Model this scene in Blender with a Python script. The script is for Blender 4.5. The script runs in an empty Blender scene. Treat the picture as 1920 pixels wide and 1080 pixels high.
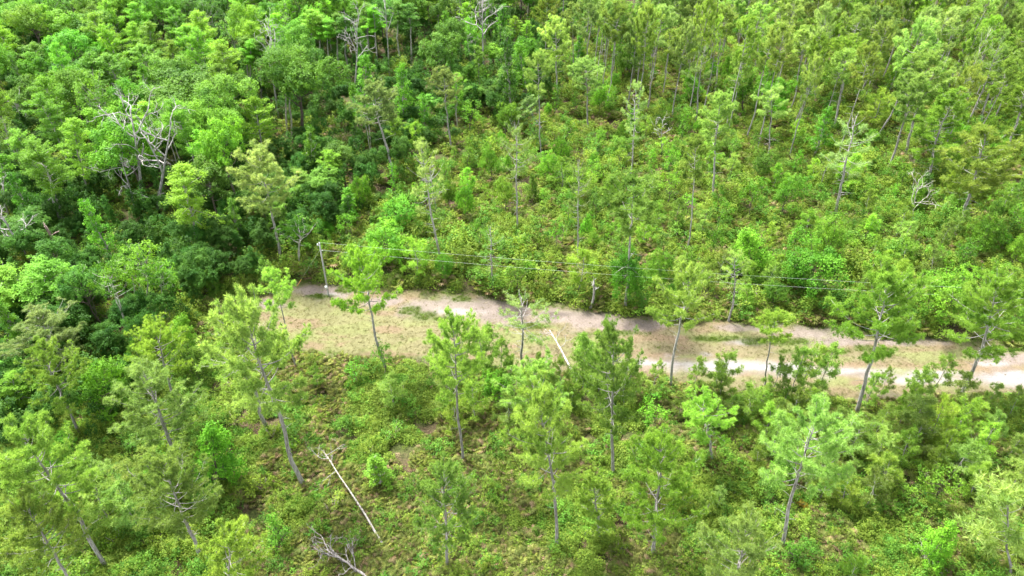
import bpy, math, random
import numpy as np
from mathutils import Matrix, Vector

# ------------------------------------------------------------------ camera, sky, sun, exposure
scene = bpy.context.scene
COL = scene.collection
CAM_H = 60.0
PITCH = math.radians(37.2)
FOCAL = 1297.0                       # focal length in photograph pixels (1920 wide)
cam_data = bpy.data.cameras.new('camera')
cam_data.sensor_width = 36.0
cam_data.lens = 36.0 * FOCAL / 1920.0
cam_data.clip_start = 0.5
cam_data.clip_end = 6000.0
cam = bpy.data.objects.new('camera', cam_data)
cam.location = (0, 0, CAM_H)
cam.rotation_euler = (math.pi / 2 - PITCH, 0, 0)
COL.objects.link(cam)
scene.camera = cam

SUN_EL, SUN_AZ = math.radians(60), math.radians(318)   # azimuth clockwise from +Y: beyond the scene, to the left
world = bpy.data.worlds.new('World')
scene.world = world
world.use_nodes = True
wn, wl = world.node_tree.nodes, world.node_tree.links
wn.clear()
w_out = wn.new('ShaderNodeOutputWorld')
w_bg = wn.new('ShaderNodeBackground')
w_sky = wn.new('ShaderNodeTexSky')
w_sky.sky_type = 'NISHITA'
w_sky.sun_disc = False
w_sky.sun_elevation = SUN_EL
w_sky.sun_rotation = SUN_AZ
w_sky.air_density = 1.0
w_sky.dust_density = 3.0
w_hsv = wn.new('ShaderNodeHueSaturation')            # high thin cloud: the blue of the sky is washed out
w_hsv.inputs['Saturation'].default_value = 0.22
w_bg.inputs['Strength'].default_value = 0.065
wl.new(w_sky.outputs[0], w_hsv.inputs['Color'])
wl.new(w_hsv.outputs[0], w_bg.inputs[0])
wl.new(w_bg.outputs[0], w_out.inputs[0])

sun_data = bpy.data.lights.new('sun', 'SUN')
sun_data.energy = 1.5
sun_data.angle = math.radians(10)
sun_data.color = (1.0, 0.96, 0.89)
sun = bpy.data.objects.new('sun', sun_data)
sd = Vector((math.sin(SUN_AZ) * math.cos(SUN_EL), math.cos(SUN_AZ) * math.cos(SUN_EL), math.sin(SUN_EL)))
sun.rotation_euler = sd.to_track_quat('Z', 'Y').to_euler()
COL.objects.link(sun)

scene.view_settings.view_transform = 'Standard'
scene.view_settings.look = 'None'
scene.view_settings.gamma = 1.0
scene.view_settings.use_curve_mapping = False
scene.view_settings.exposure = 3.3
scene.cycles.max_bounces = 8
scene.cycles.diffuse_bounces = 4
scene.cycles.transmission_bounces = 6
scene.cycles.use_denoising = True

# ------------------------------------------------------------------ photograph pixel -> place on the ground
cP, sP = math.cos(PITCH), math.sin(PITCH)
def ray(px, py):
    dx, dy = (px - 960) / FOCAL, (540 - py) / FOCAL
    return np.array([dx, cP + dy * sP, -sP + dy * cP])
def gp(px, py, z=0.0):
    d = ray(px, py); s = (z - CAM_H) / d[2]
    return d[0] * s, d[1] * s
def proj(x, y, z=0.0):
    zz = z - CAM_H
    dep = y * cP - zz * sP
    up = y * sP + zz * cP
    return 960 + FOCAL * x / dep, 540 - FOCAL * up / dep, dep

# ------------------------------------------------------------------ noise
def _hash(ix, iy, s):
    h = (ix.astype(np.int64) * 374761393 + iy.astype(np.int64) * 668265263 + s * 974711) & 0xffffffff
    h = ((h ^ (h >> 13)) * 1274126177) & 0xffffffff
    return ((h ^ (h >> 16)) & 0xffff) / 65535.0
def vnoise(x, y, s=0):
    x = np.asarray(x, float); y = np.asarray(y, float)
    ix, iy = np.floor(x), np.floor(y); fx, fy = x - ix, y - iy
    fx = fx * fx * (3 - 2 * fx); fy = fy * fy * (3 - 2 * fy)
    a, b = _hash(ix, iy, s), _hash(ix + 1, iy, s)
    c, d = _hash(ix, iy + 1, s), _hash(ix + 1, iy + 1, s)
    return (a * (1 - fx) + b * fx) * (1 - fy) + (c * (1 - fx) + d * fx) * fy
def fbm(x, y, s=0, o=4):
    v, a, t = 0, 1, 0
    for k in range(o):
        v = v + a * vnoise(np.asarray(x) * 2 ** k, np.asarray(y) * 2 ** k, s + k); t += a; a *= .5
    return v / t
def sstep(a, b, x):
    t = np.clip((x - a) / (b - a), 0, 1); return t * t * (3 - 2 * t)

def poly_sdf(poly, x, y):
    """signed distance (m), negative inside"""
    x = np.asarray(x, float); y = np.asarray(y, float)
    d = np.full(x.shape, 1e9); inside = np.zeros(x.shape, bool)
    n = len(poly)
    for i in range(n):
        x0, y0 = poly[i]; x1, y1 = poly[(i + 1) % n]
        ex, ey = x1 - x0, y1 - y0
        t = np.clip(((x - x0) * ex + (y - y0) * ey) / (ex * ex + ey * ey + 1e-12), 0, 1)
        d = np.minimum(d, np.hypot(x - x0 - t * ex, y - y0 - t * ey))
        c = ((y0 > y) != (y1 > y))
        with np.errstate(divide='ignore', invalid='ignore'):
            xi = (x1 - x0) * (y - y0) / (y1 - y0 + 1e-12) + x0
        inside ^= c & (x < xi)
    return np.where(inside, -d, d)

CLEAR_PX = [(400, 592), (455, 562), (520, 545), (548, 527), (600, 529), (650, 532), (720, 541), (800, 549), (870, 551), (950, 560), (1050, 572),
            (1130, 586), (1200, 596), (1330, 603), (1480, 606), (1640, 624), (1780, 636), (1920, 646), (2400, 668), (2400, 760),
            (1920, 742), (1800, 752), (1660, 760), (1560, 748), (1450, 735), (1300, 728), (1180, 714), (1060, 706), (940, 700), (830, 690), (740, 678),
            (650, 672), (560, 664), (480, 648), (415, 622)]
CLEAR = [gp(*p) for p in CLEAR_PX]
TRACK_PX = [(1110, 676), (1220, 662), (1330, 668), (1460, 673), (1600, 684), (1760, 690), (1920, 684), (2400, 690), (2400, 740), (1920, 728), (1780, 728),
            (1640, 722), (1500, 712), (1330, 704), (1200, 696)]
TRACK = [gp(*p) for p in TRACK_PX]
FOREST_PX = [(-2500, 1100), (-300, 960), (0, 870), (150, 810), (235, 715), (330, 615), (420, 545), (520, 500), (600, 440), (690, 350), (800, 280), (900, 232),
             (990, 205), (1025, 120), (1060, 60), (1110, -10), (1180, -180), (-2500, -180)]
FOREST = [gp(*p) for p in FOREST_PX]

# ------------------------------------------------------------------ materials
def new_mat(name):
    m = bpy.data.materials.new(name); m.use_nodes = True
    nt = m.node_tree; nt.nodes.clear()
    out = nt.nodes.new('ShaderNodeOutputMaterial')
    return m, nt, out
def mixrgb(nt, a, b, fac, mode='MIX'):
    n = nt.nodes.new('ShaderNodeMix'); n.data_type = 'RGBA'; n.blend_type = mode
    for sock, v in ((6, a), (7, b), (0, fac)):
        if hasattr(v, 'is_output') or isinstance(v, bpy.types.NodeSocket): nt.links.new(v, n.inputs[sock])
        elif isinstance(v, (tuple, list)): n.inputs[sock].default_value = (*v, 1)
        else: n.inputs[sock].default_value = v
    return n.outputs[2]
def leaf_mat(name, dark, light, trans=(0.3), tip=None, spec=0.12, rough=0.55):
    m, nt, out = new_mat(name)
    at = nt.nodes.new('ShaderNodeAttribute'); at.attribute_name = 'tone'
    oi = nt.nodes.new('ShaderNodeObjectInfo')
    c = mixrgb(nt, dark, light, at.outputs['Fac'])
    c = mixrgb(nt, c, oi.outputs['Color'], 1.0, 'MULTIPLY')
    hs = nt.nodes.new('ShaderNodeHueSaturation')
    mr = nt.nodes.new('ShaderNodeMapRange'); mr.inputs[3].default_value = 0.494; mr.inputs[4].default_value = 0.511
    nt.links.new(oi.outputs['Random'], mr.inputs[0]); nt.links.new(mr.outputs[0], hs.inputs['Hue'])
    ma = nt.nodes.new('ShaderNodeMath'); ma.operation = 'MULTIPLY_ADD'; ma.inputs[1].default_value = 7.13; ma.inputs[2].default_value = 0.0
    fr = nt.nodes.new('ShaderNodeMath'); fr.operation = 'FRACT'
    nt.links.new(oi.outputs['Random'], ma.inputs[0]); nt.links.new(ma.outputs[0], fr.inputs[0])
    mv = nt.nodes.new('ShaderNodeMapRange'); mv.inputs[3].default_value = 0.7; mv.inputs[4].default_value = 1.28
    nt.links.new(fr.outputs[0], mv.inputs[0]); nt.links.new(mv.outputs[0], hs.inputs['Value'])
    nt.links.new(c, hs.inputs['Color'])
    col = hs.outputs[0]
    p = nt.nodes.new('ShaderNodeBsdfPrincipled')
    p.inputs['Roughness'].default_value = rough
    p.inputs['Specular IOR Level'].default_value = spec
    nt.links.new(col, p.inputs['Base Color'])
    t = nt.nodes.new('ShaderNodeBsdfTranslucent')
    tc = mixrgb(nt, col, (1.0, 1.0, 0.55), 1.0, 'MULTIPLY')
    tg = nt.nodes.new('ShaderNodeHueSaturation'); tg.inputs['Value'].default_value = 1.5; nt.links.new(tc, tg.inputs['Color'])
    nt.links.new(tg.outputs[0], t.inputs['Color'])
    mx = nt.nodes.new('ShaderNodeMixShader'); mx.inputs[0].default_value = trans
    nt.links.new(p.outputs[0], mx.inputs[1]); nt.links.new(t.outputs[0], mx.inputs[2])
    nt.links.new(mx.outputs[0], out.inputs[0])
    return m
def bark_mat(name, a, b, scale=9, stretch=0.2):
    m, nt, out = new_mat(name)
    tc = nt.nodes.new('ShaderNodeTexCoord'); mp = nt.nodes.new('ShaderNodeMapping'); mp.inputs['Scale'].default_value = (1, 1, stretch)
    nt.links.new(tc.outputs['Object'], mp.inputs[0])
    n = nt.nodes.new('ShaderNodeTexNoise'); n.inputs['Scale'].default_value = scale; n.inputs['Detail'].default_value = 5
    nt.links.new(mp.outputs[0], n.inputs['Vector'])
    cr = nt.nodes.new('ShaderNodeMapRange'); cr.inputs[1].default_value = .35; cr.inputs[2].default_value = .68
    nt.links.new(n.outputs[0], cr.inputs[0])
    c = mixrgb(nt, a, b, cr.outputs[0])
    oi = nt.nodes.new('ShaderNodeObjectInfo')
    c = mixrgb(nt, c, oi.outputs['Color'], 1.0, 'MULTIPLY')
    p = nt.nodes.new('ShaderNodeBsdfPrincipled'); p.inputs['Roughness'].default_value = .9; p.inputs['Specular IOR Level'].default_value = .15
    nt.links.new(c, p.inputs['Base Color'])
    bp = nt.nodes.new('ShaderNodeBump'); bp.inputs['Strength'].default_value = .6; bp.inputs['Distance'].default_value = .03
    nt.links.new(n.outputs[0], bp.inputs['Height']); nt.links.new(bp.outputs[0], p.inputs['Normal'])
    nt.links.new(p.outputs[0], out.inputs[0])
    return m

M = {}
M['pine'] = leaf_mat('pine_needles', (0.120, 0.220, 0.040), (0.285, 0.392, 0.094), 0.45)
M['leaf'] = leaf_mat('broad_leaves', (0.052, 0.140, 0.018), (0.160, 0.300, 0.036), 0.36)
M['lime'] = leaf_mat('feathery_leaves', (0.105, 0.230, 0.030), (0.210, 0.370, 0.050), 0.45)
M['shrub'] = leaf_mat('shrub_leaves', (0.085, 0.155, 0.020), (0.235, 0.320, 0.045), 0.42)
M['frond'] = leaf_mat('fan_fronds', (0.120, 0.165, 0.040), (0.260, 0.270, 0.085), 0.30)
M['dry'] = leaf_mat('dry_fronds', (0.13, 0.085, 0.045), (0.33, 0.25, 0.15), 0.12)
M['low'] = leaf_mat('low_leaves', (0.085, 0.155, 0.020), (0.260, 0.335, 0.050), 0.40)
M['grass'] = leaf_mat('straw_grass', (0.17, 0.16, 0.075), (0.27, 0.24, 0.13), 0.25)
M['weed'] = leaf_mat('green_weeds', (0.080, 0.150, 0.020), (0.180, 0.240, 0.045), 0.28)
M['bark_pine'] = bark_mat('pine_bark', (0.16, 0.145, 0.135), (0.42, 0.40, 0.385))
M['bark_pale'] = bark_mat('pale_bark', (0.20, 0.19, 0.16), (0.46, 0.44, 0.40))
M['bark_dark'] = bark_mat('dark_bark', (0.06, 0.045, 0.035), (0.17, 0.145, 0.12))
M['dead'] = bark_mat('bleached_dead_wood', (0.15, 0.14, 0.13), (0.50, 0.48, 0.46), 6)
M['twig'] = bark_mat('dry_twigs', (0.18, 0.14, 0.115), (0.42, 0.36, 0.32), 12)

# ------------------------------------------------------------------ mesh building
class MB:
    def __init__(s): s.v, s.f, s.t, s.m, s.n = [], [], [], [], 0
    def add(s, v, f, tone=0.5, mat=0):
        v = np.asarray(v, float).reshape(-1, 3); f = np.asarray(f, np.int64).reshape(-1, 3)
        s.v.append(v); s.f.append(f + s.n); s.n += len(v)
        t = np.broadcast_to(np.asarray(tone, float), (len(v),)); s.t.append(t)
        s.m.append(np.full(len(f), mat))
    def mesh(s, name, mats, smooth=False):
        me = bpy.data.meshes.new(name)
        v = np.concatenate(s.v); f = np.concatenate(s.f); t = np.concatenate(s.t); m = np.concatenate(s.m)
        me.vertices.add(len(v)); me.vertices.foreach_set('co', v.astype(np.float32).ravel())
        me.loops.add(len(f) * 3); me.loops.foreach_set('vertex_index', f.astype(np.int32).ravel())
        me.polygons.add(len(f)); me.polygons.foreach_set('loop_start', np.arange(0, len(f) * 3, 3, dtype=np.int32))
        me.polygons.foreach_set('material_index', m.astype(np.int32))
        if smooth: me.polygons.foreach_set('use_smooth', np.ones(len(f), bool))
        a = me.attributes.new('tone', 'FLOAT', 'POINT'); a.data.foreach_set('value', t.astype(np.float32))
        for x in (mats if isinstance(mats, (list, tuple)) else [mats]): me.materials.append(x)
        me.update(); me.validate()
        return me

def unit(v):
    v = np.asarray(v, float); return v / (np.linalg.norm(v, axis=-1, keepdims=True) + 1e-12)
def tube(mb, pts, rad, n=6, tone=.5, mat=0):
    pts = np.asarray(pts, float); k = len(pts); rad = np.broadcast_to(np.asarray(rad, float), (k,))
    tg = unit(np.gradient(pts, axis=0))
    ref = np.array([0, 0, 1.0]) if abs(tg[0][2]) < .9 else np.array([1.0, 0, 0])
    u = unit(np.cross(tg, ref)); w = np.cross(tg, u)
    a = np.arange(n) * 2 * math.pi / n
    v = pts[:, None] + rad[:, None, None] * (np.cos(a)[None, :, None] * u[:, None] + np.sin(a)[None, :, None] * w[:, None])
    v = v.reshape(-1, 3)
    i, j = np.meshgrid(np.arange(k - 1), np.arange(n), indexing='ij'); jn = (j + 1) % n
    a0, b0, c0, d0 = i * n + j, i * n + jn, (i + 1) * n + jn, (i + 1) * n + j
    f = np.concatenate([np.stack([a0, b0, c0], -1).reshape(-1, 3), np.stack([a0, c0, d0], -1).reshape(-1, 3)])
    cap = np.array([[(k - 1) * n, (k - 1) * n + q, (k - 1) * n + q + 1] for q in range(1, n - 1)])
    mb.add(v, np.concatenate([f, cap]), tone, mat)

def leaves(mb, rng, c, nrm, L, W, tone, mat=0):
    """folded rhombic leaves"""
    c = np.asarray(c); n = len(c)
    nrm = unit(nrm); r = unit(rng.normal(size=(n, 3))); u = unit(np.cross(nrm, r)); w = np.cross(nrm, u)
    L = np.broadcast_to(L, (n,))[:, None]; W = np.broadcast_to(W, (n,))[:, None]
    L = L * rng.uniform(.7, 1.3, (n, 1)); W = W * rng.uniform(.7, 1.3, (n, 1))
    v = np.stack([c - u * L, c + w * W - nrm * W * .35, c + u * L, c - w * W - nrm * W * .35], 1).reshape(-1, 3)
    b = np.arange(n)[:, None] * 4
    f = np.concatenate([b + [0, 1, 2], b + [0, 2, 3]])
    mb.add(v, f, np.repeat(np.clip(tone, 0, 1), 4), mat)

def tufts(mb, rng, c, ax, L, W, K, tone, mat=0, spread=.95):
    """each tuft: K thin needles fanning around an axis"""
    c = np.asarray(c); n = len(c)
    d = unit(unit(ax)[:, None] * .65 + rng.normal(size=(n, K, 3)) * spread * .6)
    ln = L * rng.uniform(.7, 1.15, (n, K, 1))
    p = unit(np.cross(d, rng.normal(size=(n, K, 3))))
    base = c[:, None] + d * .03
    v = np.stack([base - p * W, base + p * W, base + d * ln + np.array([0, 0, -.12]) * ln], 2).reshape(-1, 3)
    f = np.arange(n * K * 3).reshape(-1, 3)
    t = np.repeat(np.clip(tone[:, None] + rng.normal(size=(n, K)) * .12, 0, 1).ravel(), 3)
    mb.add(v, f, t, mat)

def trunk_line(rng, h, bend=.25, n=12):
    z = np.linspace(-.4, h, n)
    x = np.cumsum(rng.normal(size=n)) * bend * h / 15 * .35; y = np.cumsum(rng.normal(size=n)) * bend * h / 15 * .35
    x -= x[0]; y -= y[0]
    s = z / h
    x -= x[-1] * s; y -= y[-1] * s       # straight on average: the lean is set by the object
    x += bend * math.sin(rng.uniform(0, 6)) * np.sin(np.clip(s, 0, 1) * math.pi); y += bend * np.sin(np.clip(s, 0, 1) * math.pi) * math.cos(rng.uniform(0, 6))
    return np.stack([x, y, z], 1)
def interp_line(P, z):
    return np.array([np.interp(z, P[:, 2], P[:, 0]), np.interp(z, P[:, 2], P[:, 1]), z])

PROTO = {}
def pine(key, seed, h=15., R=3.2, cs=.55, nb=30, dens=1., K=24, needle=.37, stubs=6, thick=.17, vine=False, bare=0.0, top=.25, clump=1.0):
    rng = np.random.default_rng(seed)
    P = trunk_line(rng, h, .3)
    wood, crown = MB(), MB()
    r = np.interp(P[:, 2], [-.4, .5, h * .6, h], [thick * 1.35, thick, thick * .62, .025])
    tube(wood, P, r, 8)
    cc, aa, tt = [], [], []
    for i in range(nb):
        s = (i + rng.uniform(0, 1)) / nb
        z = h * (cs + (1 - cs) * s ** .9)
        if z > h * .985: z = h * .985
        prof = np.interp(s, [0, .12, .35, .7, 1], [.55, .85, 1.0, .72, top])
        ln = R * prof * rng.uniform(.6, 1.18)
        az = i * 2.39996 + rng.normal() * .5
        el = math.radians(np.interp(s, [0, .3, .7, 1], [2, 16, 34, 62]) + rng.normal() * 8)
        o = interp_line(P, z)
        d = np.array([math.cos(az) * math.cos(el), math.sin(az) * math.cos(el), math.sin(el)])
        side = unit(np.cross(d, [0, 0, 1]))
        q = np.linspace(0, 1, 6)
        wob = rng.normal() * .18
        B = o + d * ln * q[:, None] + np.array([0, 0, 1]) * (ln * .12 * (q ** 2) - ln * .10 * np.sin(q * math.pi))[:, None] + side * (wob * ln * q ** 2)[:, None]
        tube(wood, B, np.linspace(.038, .010, 6) * (thick / .17), 4)
        if rng.uniform() < bare: continue
        tone_b = rng.uniform(.25, .7)
        nsub = max(3, int(9.5 * prof * dens))
        for j in range(nsub):
            t = rng.uniform(.35, 1) if j else 1.0
            b0 = np.array([np.interp(t, q, B[:, a]) for a in range(3)])
            sg = 1 if j % 2 else -1
            dd = unit(d * rng.uniform(.4, 1) + side * sg * rng.uniform(.3, 1.1) + np.array([0, 0, rng.uniform(-.05, .45)]))
            sl = ln * rng.uniform(.14, .34) * (1.15 - t * .4) * clump
            e = b0 + dd * sl
            tube(wood, [b0, b0 * .5 + e * .5 + [0, 0, .02], e], [.016, .012, .008], 3)
            nt_ = rng.integers(4, 8)
            for k in range(nt_):
                u_ = 1.0 if k == 0 else rng.uniform(.25, 1)
                cc.append(b0 + (e - b0) * u_ + rng.normal(size=3) * .16 * (k > 0)); aa.append(dd * .7 + [0, 0, .8] + rng.normal(size=3) * .35)
                tt.append(tone_b + rng.normal() * .12 + .12 * (k == 0))
    cc, aa, tt = np.array(cc), np.array(aa), np.array(tt)
    tufts(crown, rng, cc, aa, needle, .023 * needle / .34, K, tt)
    for i in range(stubs):
        z = h * rng.uniform(cs * .45, cs * 1.02); az = rng.uniform(0, 6.28); ln = rng.uniform(.4, 1.7)
        o = interp_line(P, z); e = o + np.array([math.cos(az) * ln, math.sin(az) * ln, ln * rng.uniform(-.25, .25)])
        tube(wood, [o, (o + e) / 2 + [0, 0, .08], e], [.028, .02, .008], 3)
    wm = wood.mesh('pine_wood', M['bark_pine'], True); cm = crown.mesh('pine_crown', M['pine'])
    PROTO.setdefault(key, []).append(dict(parts=[('trunk', wm), ('crown', cm)], h=h, R=R))

def lobe_leaves(mb, rng, centers, radii, per, sprig, lsize, up=.7, flat=.8, mat=0, tone0=.45, core=None):
    C, N, T = [], [], []
    for c, r in zip(centers, radii):
        ns = max(6, int(per * (r / 1.3) ** 2))
        d = unit(rng.normal(size=(ns, 3)) + [0, 0, .35])
        s = c + d * r * np.array([1, 1, flat]) * rng.uniform(.72, 1.06, (ns, 1))
        tone_l = tone0 + rng.normal() * .19
        cl = s[:, None] + rng.normal(size=(ns, sprig, 3)) * .17 * (lsize / .12)
        nn = unit(d[:, None] * .7 + np.array([0, 0, up]) + rng.normal(size=(ns, sprig, 3)) * .55)
        C.append(cl.reshape(-1, 3)); N.append(nn.reshape(-1, 3))
        T.append(np.repeat(tone_l + rng.normal(size=ns) * .12, sprig) + rng.normal(size=ns * sprig) * .08)
    leaves(mb, rng, np.concatenate(C), np.concatenate(N), lsize, lsize * .62, np.concatenate(T), mat)

def broadleaf(key, seed, h=15., R=4., crown_h=7., nl=18, shape='round', per=32, sprig=19, lsize=.135, bark='bark_dark', mat='leaf', thick=.2, stems=1, kind=None):
    rng = np.random.default_rng(seed)
    wood, crown = MB(), MB()
    cz = h - crown_h * .5; phs = rng.uniform(0, 6.28)
    cents, rads = [], []
    for i in range(nl):
        ga = i * 2.39996 + rng.normal() * .3
        if shape == 'cone':
            s = (i + .5) / nl; z = h - crown_h * (1 - s) * .97 - .3; rr = R * (1 - s) ** .7 * rng.uniform(.35, .85)
            r = R * rng.uniform(.26, .4) * (1.15 - .5 * s)
            if i == nl - 1: rr = 0
        else:
            u = 1 - 1.45 * (i + .5) / nl      # +1 top .. -.45
            ph = math.sqrt(max(0, 1 - u * u))
            k = rng.uniform(.42, 1.0)
            z = cz + u * crown_h * .5 * k; rr = R * ph * k * (1 + .28 * math.sin(2 * ga + phs))
            r = R * rng.uniform(.17, .40)
        cents.append(np.array([math.cos(ga) * rr, math.sin(ga) * rr, z])); rads.append(min(r, 2.2))
    lobe_leaves(crown, rng, cents, rads, per, sprig, lsize)
    for q in range(stems):
        P = trunk_line(rng, cz, .35)
        if stems > 1:
            P[:, 0] += np.linspace(0, 1, 12) * rng.normal() * R * .3; P[:, 1] += np.linspace(0, 1, 12) * rng.normal() * R * .3
        tube(wood, P, np.interp(P[:, 2], [-.4, .6, cz], [thick * 1.5, thick, thick * .45]) / math.sqrt(stems), 7)
    order = sorted(range(nl), key=lambda i: cents[i][2])
    for i in order:
        c = cents[i]
        z0 = max(h * .18, min(c[2] - np.hypot(c[0], c[1]) * .7, cz * .98)); o = interp_line(P, z0)
        mid = o * .5 + c * .5 + np.array([0, 0, -.25]) + rng.normal(size=3) * .2
        tube(wood, [o, mid, c * .85 + o * .15 + [0, 0, .1], c + [0, 0, rads[i] * .6]], np.array([.3, .2, .12, .03]) * thick * 1.1, 5)
        for k in range(3):
            d = unit(rng.normal(size=3) + [0, 0, .5]) * rads[i] * .85
            tube(wood, [c, c + d * .5 + [0, 0, .05], c + d], [.02, .014, .006], 3)
    wm = wood.mesh(key + '_wood', M[bark], True); cm = crown.mesh(key + '_crown', M[mat])
    PROTO.setdefault(key, []).append(dict(parts=[('trunk', wm), ('crown', cm)], h=h, R=R))

def cypress(key, seed, h=16., R=3.3, cs=.42, nb=34, dens=1.):
    """straight pale trunk, level feathery sprays"""
    rng = np.random.default_rng(seed)
    P = trunk_line(rng, h, .25); wood, crown = MB(), MB()
    tube(wood, P, np.interp(P[:, 2], [-.4, .7, h * .7, h], [.3, .17, .1, .02]), 8)
    C, N, T = [], [], []
    for i in range(nb):
        s = (i + rng.uniform()) / nb; z = h * (cs + (1 - cs) * s)
        ln = R * np.interp(s, [0, .2, .5, .85, 1], [.6, .95, 1, .75, .35]) * rng.uniform(.55, 1.15)
        az = i * 2.39996 + rng.normal() * .4; el = math.radians(np.interp(s, [0, 1], [8, 60]) + rng.normal() * 14)
        o = interp_line(P, z); d = np.array([math.cos(az) * math.cos(el), math.sin(az) * math.cos(el), math.sin(el)])
        side = unit(np.cross(d, [0, 0, 1])); q = np.linspace(0, 1, 5)
        B = o + d * ln * q[:, None] - np.array([0, 0, 1]) * (ln * .16 * q ** 2)[:, None]
        tube(wood, B, np.linspace(.05, .012, 5), 4)
        tb = rng.uniform(.3, .7); nsp = max(4, int(11 * dens * ln / R))
        for j in range(nsp):
            t = rng.uniform(.2, 1.02); b0 = o + (B[-1] - o) * t
            sg = 1 if j % 2 else -1; sl = ln * rng.uniform(.2, .42)
            e = b0 + (d * .6 + side * sg * rng.uniform(.2, 1)) * sl
            m = 32; u = rng.uniform(0, 1, (m, 1))
            c = b0 + (e - b0) * u + rng.normal(size=(m, 3)) * [.2, .2, .15]
            C.append(c); N.append(np.array([0, 0, 1]) + rng.normal(size=(m, 3)) * .6 + d * .25); T.append(tb + rng.normal(size=m) * .14)
    leaves(crown, rng, np.concatenate(C), np.concatenate(N), .14, .06, np.concatenate(T))
    wm = wood.mesh('cypress_wood', M['bark_pale'], True); cm = crown.mesh('cypress_crown', M['lime'])
    PROTO.setdefault(key, []).append(dict(parts=[('trunk', wm), ('crown', cm)], h=h, R=R))

def shrub(key, seed, h=2.2, R=1.5, nl=8, mat='shrub', lsize=.075, per=26, sprig=9, tall=1.):
    rng = np.random.default_rng(seed); crown, wood = MB(), MB()
    cents, rads = [], []
    for i in range(nl):
        a = rng.uniform(0, 6.28); rr = R * .68 * math.sqrt(rng.uniform()); r = R * rng.uniform(.28, .48)
        z = max(r * .6, (h - r) * (1 - .55 * (rr / R) ** 1.5) * rng.uniform(.55, 1))
        cents.append(np.array([math.cos(a) * rr, math.sin(a) * rr, z])); rads.append(r)
        tube(wood, [[0, 0, -.1], cents[-1] * [.45, .45, .5], cents[-1] + [0, 0, r * .5]], [.04, .025, .01], 4)
    per_ = per
    lobe_leaves(crown, rng, cents, [r for r in rads], per_ * (1.3 / R) ** 1.1, sprig, lsize, flat=.95)
    wm = wood.mesh(key + '_stem', M['twig']); cm = crown.mesh(key + '_foliage', M[mat])
    PROTO.setdefault(key, []).append(dict(parts=[('stem', wm), ('foliage', cm)], h=h, R=R))

def palmetto(key, seed, n=13, R=.75, mat='frond', dry=3):
    rng = np.random.default_rng(seed); mb = MB()
    for i in range(n):
        az = i * 2.39996 + rng.normal() * .3; el = math.radians(rng.uniform(25, 75)); L = R * rng.uniform(.55, 1)
        o = np.array([math.cos(az), math.sin(az), 0]) * .08
        d = np.array([math.cos(az) * math.cos(el), math.sin(az) * math.cos(el), math.sin(el)])
        b = o + d * L; s = unit(np.cross(d, [0, 0, 1])); up = np.cross(s, d)
        v = [o - s * .012, o + s * .012, b]; mb.add(v, [[0, 1, 2]], .4)
        bl = .42 * R / .75; K = 9
        tone = rng.uniform(.2, .9); m = 1 if i >= n - dry else 0
        fd = unit(d * .8 + up * -.35)
        for k in range(K):
            a = math.radians(-95 + 190 * k / (K - 1)); dd = fd * math.cos(a) + s * math.sin(a)
            w = unit(np.cross(dd, up)) * .035
            mb.add([b, b + dd * bl * .55 + w + up * .03, b + dd * bl - up * .05 - np.array([0, 0, .05]), b + dd * bl * .55 - w + up * .03], [[0, 1, 2], [0, 2, 3]], tone + rng.normal() * .08, m)
    me = mb.mesh(key, [M[mat], M['dry']])
    PROTO.setdefault(key, []).append(dict(parts=[(None, me)], h=1., R=R))
def lowclump(key, seed, n=150, R=.6, h=.5, mat='low', lsize=.06, twigs=0):
    rng = np.random.default_rng(seed); mb = MB()
    a = rng.uniform(0, 6.28, n); r = R * np.sqrt(rng.uniform(0, 1, n)); z = h * (1 - (r / R) ** 2 * .7) * rng.uniform(.3, 1, n)
    c = np.stack([np.cos(a) * r, np.sin(a) * r, z], 1)
    leaves(mb, rng, c, unit(rng.normal(size=(n, 3)) * .5 + [0, 0, 1]), lsize, lsize * .6, .5 + rng.normal() * .15 + rng.normal(size=n) * .2)
    for i in range(twigs):
        d = unit(rng.normal(size=3) + [0, 0, .7]) * R * rng.uniform(.5, 1.1)
        tube(mb, [[0, 0, 0], d * .5 + [0, 0, .1], d], [.015, .012, .006], 3, mat=1)
    me = mb.mesh(key, [M[mat], M['twig']])
    PROTO.setdefault(key, []).append(dict(parts=[(None, me)], h=h, R=R))
def grassclump(key, seed, n=26, R=.3, h=.14, mat='grass'):
    rng = np.random.default_rng(seed); mb = MB()
    b = rng.normal(size=(n, 3)) * [R * .4, R * .4, 0]; d = rng.normal(size=(n, 3)) * [.5, .5, .1] + [0, 0, 1]; d = unit(d) * h * rng.uniform(.5, 1.2, (n, 1))
    p = unit(np.cross(d, rng.normal(size=(n, 3)))) * .012
    v = np.stack([b - p, b + p, b + d], 1).reshape(-1, 3)
    mb.add(v, np.arange(n * 3).reshape(-1, 3), np.repeat(rng.uniform(0, 1, n), 3))
    me = mb.mesh(key, [M[mat]])
    PROTO.setdefault(key, []).append(dict(parts=[(None, me)], h=h, R=R))

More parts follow.
